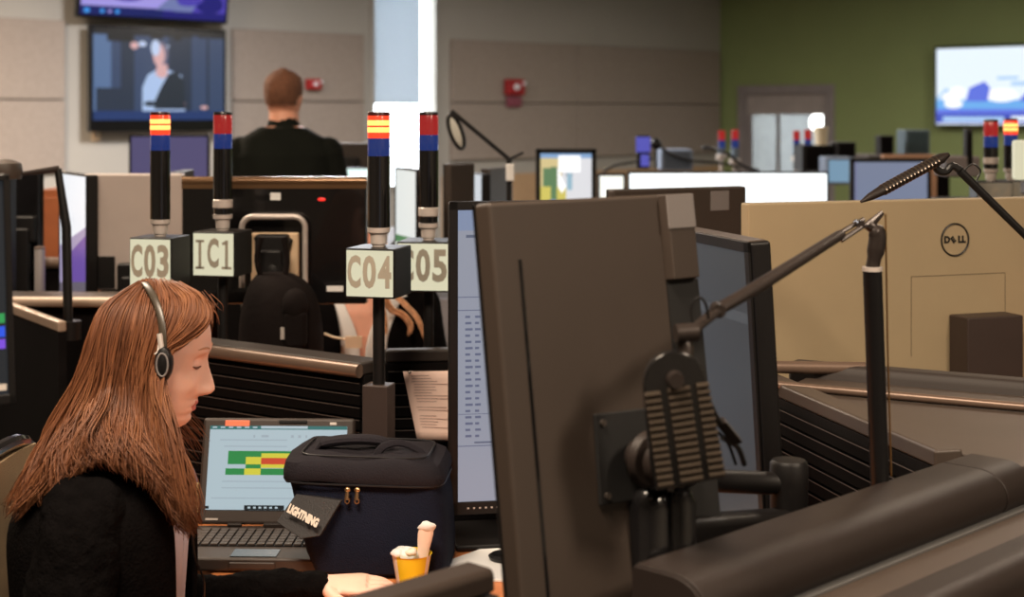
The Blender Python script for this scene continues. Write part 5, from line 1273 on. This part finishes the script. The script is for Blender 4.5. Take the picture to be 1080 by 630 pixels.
jk = mb.build('fleece_jacket', m_fleece); adopt(jk, wom); sm = jk.modifiers.new('s', 'SOLIDIFY'); sm.thickness = .012; sm.offset = -1; jk.modifiers.new('u', 'SUBSURF').levels = 1
def sleeve(name, pts, rad, seed, cuff=None):
    mb = MB(); limb(mb, pts, rad, n=22); o = remeshed(mb, name, [m_fleece], wom, voxel=.006, smooth=3)
    for v in o.data.vertices:
        v.co += v.normal * (.010 * noise.noise(v.co * 17 + Vector((seed, 0, 0))) + .0045 * noise.noise(v.co * 70))
    return o
sleeve('sleeve', [SR + Vector((.0, .035, .01)), SR, SR.lerp(ER, .5) + Vector((-.012, -.005, 0)), ER, ER.lerp(WR, .55), WR - Vector((.01, 0, 0))], [.060, .068, .066, .060, .052, .043], 1)
sleeve('sleeve', [SL + Vector((.0, -.035, .01)), SL, SL.lerp(EL, .5), EL, EL.lerp(WL, .5) + Vector((0, 0, .003)), WL + Vector((-.004, 0, .0))], [.060, .066, .054, .034, .029, .027], 4)
# trousers and shoes under the desk
mb = MB()
for s_ in (-1, 1):
    y = 2.5 + s_ * .10
    limb(mb, [(-.70, y, .50), (-.25, y, .52)], [.098, .072]); limb(mb, [(-.25, y, .52), (-.20, y, .13)], [.066, .05])
remeshed(mb, 'trousers', [mat('dark_denim', rgb(34, 38, 52), .9)], wom, voxel=.009, smooth=2)
for s_ in (-1, 1):
    y = 2.5 + s_ * .10
    mb = MB(); limb(mb, [(-.24, y, .058), (-.12, y, .052), (0.0, y, .045)], [.050, .047, .036], flat=.9); remeshed(mb, 'shoe', [m_black], wom, voxel=.006, smooth=2)
mb = MB(); mb.tube(smooth_path([w2(200, 545, -.09), w2(203, 565, -.086), w2(206, 590, -.083), w2(215, 612, -.08), w2(214, 640, -.08)], 20), .0016, 8); adopt(mb.build('lanyard_cord', m_pole), wom)

# ---- hair
random.seed(21)
GUIDE = [
    [(190, 301), (213, 314), (219, 337), (196, 360), (174, 378), (170, 420), (184, 480), (207, 552)],
    [(180, 299), (202, 315), (197, 340), (178, 364), (165, 395), (166, 440), (182, 500), (203, 556)],
    [(168, 297.5), (176, 322), (168, 352), (158, 385), (154, 420), (158, 470), (174, 520), (194, 562)],
    [(158, 297.5), (152, 322), (146, 352), (140, 385), (138, 420), (140, 450), (150, 478), (166, 512)],
    [(152, 298), (134, 320), (124, 350), (118, 385), (112, 415), (106, 440), (98, 468), (104, 490)],
    [(148, 300), (119, 321), (107, 350), (99, 385), (88, 422), (72, 458), (56, 492), (44, 522)],
    [(145, 303), (111, 324), (98, 354), (88, 390), (72, 430), (48, 475), (28, 515), (14, 545)]]
LAT = [.014, .062, .083, .090, .096, .118, .150, .165]
def guide(u):
    k = min(int(u * 6), 5); f = u * 6 - k; f = f * f * (3 - 2 * f) * .5 + f * .5
    return [(a[0] * (1 - f) + b[0] * f, a[1] * (1 - f) + b[1] * f) for a, b in zip(GUIDE[k], GUIDE[k + 1])]
def lock_path(u, v, depth, jit, wave, ph, shrink=0.0, side=-1):
    """u front to back; v 0..1 how far to the side; depth into the hair mass"""
    g = guide(u); P = []
    for i, (x, y) in enumerate(g):
        lt = LAT[i] * v * (1 - .0 * u)
        x += (1 - v) * (-2.0 if i > 0 else 0) * (i if u > .6 else 0) * .6
        t = i / 7
        P.append(w2(x + jit[0] * (4 + 8 * t), y + jit[1] * (3 + 9 * t) - (6 * shrink * t * t * 3), side * (lt - depth * .6) + (0)))
        P[-1].x += -depth * .5 * (1 if u > .5 else -.2) * 0
    P = smooth_path(P, 26)
    for i, p in enumerate(P):
        t = i / 25; amp = wave * t ** 1.6
        p.x += amp * math.sin(ph + t * 11); p.z += amp * .4 * math.sin(ph * 1.7 + t * 9); p.y += amp * .6 * math.cos(ph * 2.3 + t * 10)
    return P
def hair_mesh(name, n_clump, per, side, urange, vrange, depth_r, rad=(.0009, .0016), seed=0):
    random.seed(seed); mb = MB()
    for c in range(n_clump):
        u0 = urange[0] + (urange[1] - urange[0]) * (c + random.random()) / n_clump; v0 = random.uniform(*vrange); ph = random.random() * 6.28; wv = random.uniform(.006, .018); sh = random.random() ** 2
        tipx, tipy = random.uniform(-.6, .6), random.uniform(-.8, .5); d0 = random.uniform(*depth_r)
        for k in range(per):
            u = min(.999, max(0, u0 + random.gauss(0, .022))); v = min(1, max(.02, v0 + random.gauss(0, .05)))
            P0 = lock_path(u, v, d0 + random.uniform(-.002, .003), (0, 0), wv * random.uniform(.8, 1.2), ph + random.gauss(0, .25), sh, side)
            jx, jy, jz = (random.gauss(0, .0022) for _ in range(3))
            T_ = w2(172, 0).x
            P = []
            for i, p in enumerate(P0):
                t = i / 25; spread = (1.0 - .45 * t); P.append(p + Vector((jx * spread + tipx * .006 * t, jy * spread, jz * spread + tipy * .012 * t)))
            r0 = random.uniform(*rad)
            mb.tube(P, [r0 * (.6 + .4 * min(1, i / 4)) * (1 - .8 * max(0, (i - 18) / 7)) for i in range(26)], 4)
    return mb
for (side, ur, vr, dr_, nc, per, sd) in ((-1, (0, 1), (.88, 1.0), (0, .004), 180, 11, 5), (-1, (0, 1), (.55, .95), (0.004, .02), 70, 6, 6), (1, (.45, 1), (.80, 1.0), (0, .006), 60, 6, 7), (1, (.55, 1), (.0, .8), (0, .006), 40, 6, 9), (-1, (.70, 1), (.0, .9), (0, .006), 60, 7, 10)):
    mb = hair_mesh('hair', nc, per, side, ur, vr, dr_, seed=sd)
    hs = mb if 'hs_all' not in globals() else None
    if 'hs_all' not in globals(): hs_all = [mb]
    else: hs_all.append(mb)
# soft volume beneath the strands: a cap on the skull and a curtain on each side
cap = MB()
rs = []
for j in range(30):
    b = -40 + (71 + 40) * j / 29; r = []
    for k in range(60):
        phi = 2 * math.pi * k / 60; a, y = head_surface(min(b, 68.9), phi); p = T @ Vector((a * PX, y * PX, b * PX)); r.append((p, phi, a, y))
    rs.append((b, r))
vr_ = []
for b, r in rs:
    row = []
    for p, phi, a, y in r:
        ctr = T @ Vector((-8 * PX, 0, b * PX)); hl = 41 - max(0, abs(y) - 10) * .35              # front hair line drops to the sides
        isface = (a > -4 and b < hl) and (b < 18 or a > 14 or b < hl)
        row.append(cap.V(p + (p - ctr).normalized() * (-.010 if isface else .003)))
    vr_.append(row)
for a, b in zip(vr_, vr_[1:]):
    for i in range(60): cap.face([a[i], a[(i + 1) % 60], b[(i + 1) % 60], b[i]])
cap.face(vr_[-1])
for side in (-1, 1):
    G_ = []
    for ui in range(3 if side < 0 else 12, 25):
        P = lock_path(min(ui / 24, .999), .93 if side < 0 else .85, .010, (0, 0), 0, 0, .6, side); G_.append([cap.V(p) for p in P[(8 if ui < 8 else 4):24][:16]])
    for a, b in zip(G_, G_[1:]):
        for i in range(min(len(a), len(b)) - 1): cap.face([a[i], a[i + 1], b[i + 1], b[i]])
# back closing curtain
G_ = []
for vi in range(13):
    v = -1 + vi / 6; P = lock_path(.97, abs(v) * .95, .008, (0, 0), 0, 0, .6, -1 if v < 0 else 1); G_.append([cap.V(p) for p in P[2:24]])
for a, b in zip(G_, G_[1:]):
    for i in range(len(a) - 1): cap.face([a[i], a[i + 1], b[i + 1], b[i]])
hair_me = bmesh.new()
for m_ in hs_all + [cap]:
    tmpm = bpy.data.meshes.new('t'); m_.b.to_mesh(tmpm); m_.b.free(); hair_me.from_mesh(tmpm); bpy.data.meshes.remove(tmpm)
hme = bpy.data.meshes.new('hair'); hair_me.to_mesh(hme); hair_me.free()
for p in hme.polygons: p.use_smooth = True
# every strand gets its own shade
attr = hme.attributes.new('strand_shade', 'FLOAT', 'FACE')
hme.materials.append(m_hair); hair = bpy.data.objects.new('hair', hme); C.objects.link(hair); adopt(hair, wom)
nt = m_hair.node_tree; bs = nt.nodes['Principled BSDF']
g_ = nt.nodes.new('ShaderNodeNewGeometry'); rp = nt.nodes.new('ShaderNodeValToRGB')
e_ = rp.color_ramp.elements; e_[0].color = rgb(58, 34, 22); e_[1].color = rgb(158, 106, 70); e_[0].position = .0; e_[1].position = 1.0
x_ = rp.color_ramp.elements.new(.5); x_.color = rgb(112, 68, 43)
tc_ = nt.nodes.new('ShaderNodeTexCoord'); nz_ = nt.nodes.new('ShaderNodeTexNoise'); nz_.inputs['Scale'].default_value = 26; mp_ = nt.nodes.new('ShaderNodeMapping'); mp_.inputs['Scale'].default_value = (1, 1, .25)
mth = nt.nodes.new('ShaderNodeMix'); mth.inputs[0].default_value = .6
nt.links.new(tc_.outputs['Object'], mp_.inputs[0]); nt.links.new(mp_.outputs[0], nz_.inputs['Vector']); nt.links.new(g_.outputs['Random Per Island'], mth.inputs[2]); nt.links.new(nz_.outputs[0], mth.inputs[3])
nt.links.new(mth.outputs[0], rp.inputs[0]); nt.links.new(rp.outputs[0], bs.inputs['Base Color'])
bs.inputs['Anisotropic'].default_value = .4; bs.inputs['Roughness'].default_value = .5; bs.inputs['Specular IOR Level'].default_value = .35

# ---- headset
hs = thing('headset', (Cc.x, 2.5, Cc.z), 0, 'black over-ear headset with a thin band worn over the auburn hair', 'headset')
m_band = mat('olive_black_band', rgb(58, 50, 40), .35)
mb = MB(); pts = []
for k in range(33):
    a = math.pi * k / 32; y = -math.cos(a); z = math.sin(a)
    px = 172 - 21 * z ** 3; py = 376 - 79.5 * z ** .95
    pts.append(w2(px, py, y * .098 * (1 + .02 * z)))
mb.tube(pts, .0022, 10, flat=1.0); 
rs = []
m_ = len(pts); mb = MB()
for i, p in enumerate(pts):
    t_ = (pts[min(i + 1, m_ - 1)] - pts[max(i - 1, 0)]).normalized(); sdir = Vector((1, 0, .15)); sdir = (sdir - t_ * sdir.dot(t_)).normalized(); nrm = t_.cross(sdir)
    rs.append([p + sdir * (.0058 * math.cos(q)) + nrm * (.0016 * math.sin(q)) for q in [k * math.pi / 8 for k in range(16)]])
mb.rings(rs); adopt(mb.build('headband', m_band), hs)
for s_ in (-1, 1):
    c = w2(172.5, 384, s_ * .100)
    mb = MB(); rr = []
    for q, (kk, dy) in enumerate(((.80, -.018), (1.0, -.012), (1.05, 0.0), (.98, .006), (.7, .010), (.05, .011))):
        rr.append([c + Vector((.0135 * kk * math.cos(a), s_ * dy, .027 * kk * math.sin(a))) for a in [k * math.pi / 16 for k in range(32)]])
    mb.rings(rr); adopt(mb.build('ear_cup', m_black), hs)
    mb = MB(); mb.tube([c + Vector((.009 * math.cos(a), s_ * .010, .018 * math.sin(a))) for a in [k * math.pi / 12 for k in range(24)]], .0016, 8, closed=True); adopt(mb.build('cup_ring', m_greyshell), hs)
    mb = MB(); mb.tube([w2(167, 364, s_ * .1), w2(166.5, 371, s_ * .105), w2(163, 374, s_ * .108)], .0014, 8); mb.tube([w2(168, 352, s_ * .099), w2(171, 373, s_ * .102)], .0045, 8); adopt(mb.build('slider', [m_silver]), hs)

# her chair
m_ch = mat('tan_mesh_fabric', rgb(150, 128, 98), .8, bump=.5, bscale=350)
ch = thing('office_chair', (-.675, 2.5, 0), R(90), 'tan-backed office chair with a dark frame behind the seated woman', 'chair')
def chair_local(): pass
mb = MB(); mb.box((0, 0, .43), (.48, .46, .08)); mb.build('seat', m_ch, ch, bevel=.03, seg=4)
mb = MB(); rs = []
for j in range(12):
    z = .50 + .50 * j / 11; yb = .13 + .035 * j / 11; wv = .215 * (1 - .2 * (j / 11) ** 4)
    rs.append([Vector((wv * math.copysign(abs(math.cos(a)) ** .35, math.cos(a)), yb + .016 * math.sin(a) + .05 * (1 - math.cos(a) ** 2) * .5, z)) for a in [2 * math.pi * q / 28 for q in range(28)]])
mb.rings(rs); mb.build('backrest', m_ch, ch)
mb = MB(); fr = [(-.20, .15, .50), (-.222, .16, .7), (-.215, .175, .9), (-.17, .18, 1.0), (0, .19, 1.015), (.17, .18, 1.0), (.215, .175, .9), (.222, .16, .7), (.20, .15, .50)]
mb.tube(smooth_path(fr, 40), .013, 10); mb.build('back_frame', m_black_gloss, ch)
mb = MB(); mb.cyl((0, 0, .1), (0, 0, .40), .028); mb.build('gas_column', m_black, ch)
for k in range(5):
    a = k * 2 * math.pi / 5; mb = MB(); mb.tube([(0, 0, .11), (.3 * math.cos(a), .3 * math.sin(a), .075)], [.026, .017], 10); mb.build('leg', m_black, ch)
    l_ = ch.children[-1]; mb = MB(); mb.cyl((.3 * math.cos(a) - .02, .3 * math.sin(a), .03), (.3 * math.cos(a) + .02, .3 * math.sin(a), .03), .03); mb.build('caster', m_black, l_)
for s_ in (-1, 1):
    mb = MB(); mb.tube(smooth_path([(s_ * .22, .05, .42), (s_ * .27, .05, .46), (s_ * .28, .05, .60)], 8), .016); mb.box((s_ * .28, .02, .62), (.07, .22, .03)); mb.build('armrest', m_black, ch, bevel=.01)

# ================================================================== the standing man (back to us)
YM = 6.6
mx_ = X_(300, YM)
man = thing('person', (mx_, YM, 0), 0, 'standing man with short brown hair and a dark shirt, back turned, under the red alarm', 'person')
m_skinm = skin_mat('skin_ruddy', rgb(222, 160, 132)); m_buzz = mat('buzz_hair', rgb(112, 72, 50), .8, bump=.8, bscale=400, var=.15, vscale=60)
def person_back(root, x, y, face, hz, scale=1.0, seated=False): pass
k = 1.0
Tm = Matrix.Translation((mx_, YM, 1.664)) @ Matrix.Rotation(R(84), 4, 'Z') @ Matrix.Diagonal((1.04, 1.04, 1.06, 1))
mb = MB(); add_head(mb, Tm, 90, 80); add_ear(mb, Tm, 1); add_ear(mb, Tm, -1)
limb(mb, [(mx_, YM - .005, 1.62), (mx_, YM - .015, 1.54), (mx_, YM - .02, 1.45)], [.062, .066, .075])
mrow = [((mx_, YM, .86), (.165, 0, 0), (0, .115, 0)), ((mx_, YM, 1.0), (.16, 0, 0), (0, .115, 0)), ((mx_, YM, 1.15), (.165, 0, 0), (0, .12, 0)), ((mx_, YM - .01, 1.28), (.20, 0, 0), (0, .13, 0)), ((mx_, YM - .015, 1.40), (.205, 0, 0), (0, .12, 0)), ((mx_, YM - .02, 1.475), (.165, 0, 0), (0, .09, 0)), ((mx_, YM - .02, 1.525), (.085, 0, 0), (0, .07, 0))]
torso(mb, mrow)
arms = []
for s_ in (-1, 1):
    S = Vector((mx_ + s_ * .190, YM - .01, 1.415)); E = Vector((mx_ + s_ * .245, YM + .02, 1.10)); W_ = Vector((mx_ + s_ * .20, YM + .22, .98)); arms.append((S, E, W_))
    limb(mb, [S, E], [.056, .042]); limb(mb, [E, W_], [.042, .028]); hand(mb, W_, (-s_ * .3, 1, -.1), (0, 0, 1), (-s_, 0, 0), curl=.35)
    limb(mb, [(mx_ + s_ * .09, YM, .88), (mx_ + s_ * .10, YM + .01, .48), (mx_ + s_ * .10, YM, .09)], [.09, .058, .04]); limb(mb, [(mx_ + s_ * .10, YM - .02, .05), (mx_ + s_ * .12, YM + .16, .035)], [.04, .034])
mb_body = remeshed(mb, 'body', [m_skinm], man, voxel=.006, smooth=2)
mb = MB(); torso(mb, mrow[:6] + [((mx_, YM - .02, 1.522), (.085, 0, 0), (0, .078, 0))], grow=.014)
for S, E, W_ in arms: limb(mb, [S, S.lerp(E, .5), E], [.068, .066, .058]); limb(mb, [E, E.lerp(W_, .8)], [.056, .044])
limb(mb, [(mx_, YM - .02, 1.50), (mx_, YM - .018, 1.545)], [.075, .068])
sh_ = remeshed(mb, 'shirt', [mat('dark_olive_shirt', rgb(22, 24, 20), .9, bump=.3, bscale=120, var=.1, spec=.1)], man, voxel=.008, smooth=2)
for v in sh_.data.vertices: v.co += v.normal * .008 * noise.noise(v.co * 9)
mb = MB()
for s_ in (-1, 1): limb(mb, [(mx_ + s_ * .085, YM, .90), (mx_ + s_ * .10, YM + .01, .48), (mx_ + s_ * .10, YM, .10)], [.108, .078, .064])
remeshed(mb, 'trousers', [mat('khaki_dark', rgb(70, 62, 50), .9)], man, voxel=.010, smooth=2)
for s_ in (-1, 1):
    mb = MB(); limb(mb, [(mx_ + s_ * .10, YM - .05, .055), (mx_ + s_ * .12, YM + .2, .045)], [.052, .042]); remeshed(mb, 'shoe', [m_black], man, voxel=.008, smooth=2)
mb = MB(); rs = []
for j in range(24):
    b = -28 + (70.4 + 28) * j / 23; r = []
    for kk in range(48):
        phi = 2 * math.pi * kk / 48; a, y = head_surface(min(b, 68.9), phi); p = Tm @ Vector((a * PX, y * PX, b * PX)); ctr = Tm @ Vector((-8 * PX, 0, b * PX))
        face_ = (a > -6 and b < 38) or (b < -6 and a > -30)
        r.append(p + (p - ctr).normalized() * (-.012 if face_ else .006))
    rs.append(r)
mb.rings(rs); o = mb.build('hair', m_buzz); adopt(o, man)

# ================================================================== the person across the desk (faces us)
YP = 4.72; xp = X_(386, YP)
pp = thing('person', (xp, YP, 0), 0, 'seated person across the desk in dark jacket, white collar showing under the sign', 'person')
Tp = Matrix.Translation((xp - .01, YP - .01, 1.225)) @ Matrix.Rotation(R(-86), 4, 'Z') @ Matrix.Rotation(R(8), 4, 'Y') @ Matrix.Diagonal((.94, .94, .94, 1))
mb = MB(); add_head(mb, Tp, 90, 80); add_ear(mb, Tp, 1); add_ear(mb, Tp, -1)
limb(mb, [(xp - .005, YP + .03, 1.17), (xp - .005, YP + .03, 1.08), (xp, YP + .02, 1.0)], [.052, .053, .065])
prow = [((xp, YP + .02, .48), (.17, 0, 0), (0, .12, 0)), ((xp, YP + .02, .64), (.15, 0, 0), (0, .11, 0)), ((xp, YP + .02, .80), (.155, 0, 0), (0, .12, 0)), ((xp, YP + .02, .90), (.165, 0, 0), (0, .115, 0)), ((xp, YP + .02, .97), (.165, 0, 0), (0, .10, 0)), ((xp, YP + .02, 1.02), (.14, 0, 0), (0, .078, 0)), ((xp, YP + .02, 1.06), (.07, 0, 0), (0, .06, 0))]
torso(mb, prow)
parms = []
for s_ in (-1, 1):
    S = Vector((xp + s_ * .165, YP + .02, .985)); E = Vector((xp + s_ * .21, YP - .04, .76)); W_ = Vector((xp + s_ * .11, YP - .26, .765)); parms.append((S, E, W_))
    limb(mb, [S, E], [.05, .04]); limb(mb, [E, W_], [.038, .026]); hand(mb, W_, (-s_ * .3, -1, 0), (0, 0, 1), (-s_, 0, 0), curl=.25, scale=.92)
    limb(mb, [(xp + s_ * .09, YP, .48), (xp + s_ * .10, YP - .42, .50)], [.085, .06]); limb(mb, [(xp + s_ * .10, YP - .42, .50), (xp + s_ * .10, YP - .42, .08)], [.055, .038]); limb(mb, [(xp + s_ * .10, YP - .42, .05), (xp + s_ * .10, YP - .56, .035)], [.038, .03])
remeshed(mb, 'body', [skin_mat('skin_light', rgb(240, 182, 158))], pp, voxel=.006, smooth=2)
def pgap(j): return (0, 0)
frow = [(c, w_, (0, -d[1], 0)) for c, w_, d in prow]
mb = open_shell(frow, lambda j: (1, 1) if j < 3 else {3: (2, 2), 4: (13, 13), 5: (26, 26), 6: (46, 46)}[j], grow=.009, amp=.002)
ws = mb.build('white_shirt', m_white); adopt(ws, pp); sm = ws.modifiers.new('s', 'SOLIDIFY'); sm.thickness = .004; ws.modifiers.new('u', 'SUBSURF').levels = 1
mb = open_shell(frow[:6], lambda j: (22, 20) if j < 3 else {3: (20, 18), 4: (30, 24), 5: (44, 36)}[j], grow=.022, amp=.006)
jk2 = mb.build('jacket', m_fleece); adopt(jk2, pp); sm = jk2.modifiers.new('s', 'SOLIDIFY'); sm.thickness = .010; jk2.modifiers.new('u', 'SUBSURF').levels = 1
for S, E, W_ in parms:
    mb = MB(); limb(mb, [S + Vector((0, 0, .005)), S.lerp(E, .5), E, E.lerp(W_, .9)], [.066, .062, .054, .040]); remeshed(mb, 'sleeve', [m_fleece], pp, voxel=.008, smooth=2)
mb = MB()
for s_ in (-1, 1):
    limb(mb, [(xp + s_ * .09, YP, .48), (xp + s_ * .10, YP - .42, .50)], [.097, .072]); limb(mb, [(xp + s_ * .10, YP - .42, .50), (xp + s_ * .10, YP - .42, .12)], [.066, .05])
remeshed(mb, 'trousers', [mat('dark_denim', rgb(34, 38, 52), .9)], pp, voxel=.010, smooth=2)
m_blond = mat('blond_hair', rgb(206, 160, 122), .45, var=.25, vscale=60)
def pw(px, py, dy): q = at(px, py, YP + dy); return q
mb = MB(); random.seed(3)
for (pts) in ([(399, 232), (404, 270), (405, 305), (412, 325), (424, 331), (433, 342), (432, 352)], [(402, 232), (410, 275), (413, 305), (428, 322), (440, 335), (447, 350), (449, 356)], [(397, 240), (401, 290), (403, 320), (406, 340), (405, 352)]):
    for k in range(26):
        jx, jy, jz = (random.gauss(0, .0035) for _ in range(3))
        P = [pw(a, b, -.125 + .03 * (i < 2)) + Vector((jx, jy, jz)) for i, (a, b) in enumerate(pts)]
        mb.tube(smooth_path(P, 20), [.0022] * 14 + [.0018] * 3 + [.0012, .0008, .0004], 4)
rs = []
for j in range(24):
    b = -55 + (71.4 + 55) * j / 23; r = []
    for kk in range(48):
        phi = 2 * math.pi * kk / 48; a, y = head_surface(min(b, 68.9), phi); p = Tp @ Vector((a * PX, y * PX, b * PX)); ctr = Tp @ Vector((-8 * PX, 0, b * PX))
        face_ = (a > -2 and b < 38)
        r.append(p + (p - ctr).normalized() * (-.012 if face_ else .010))
    rs.append(r)
mb.rings(rs); adopt(mb.build('hair', m_blond), pp)
mb = MB(); mb.tube([pw(342, 352, -.16), pw(352, 356, -.165), pw(372, 359, -.165)], .0035, 8); mb.box(pw(373, 361, -.17), (.05, .008, .035)); adopt(mb.build('badge', mat('badge_cream', rgb(240, 226, 200), .5)), pp)
ch2 = office_chair(xp, YP + .06, R(0), 'dark office chair under the person in the white collar', m_dark, back_top=.98, w_=.40, back_h=.45)
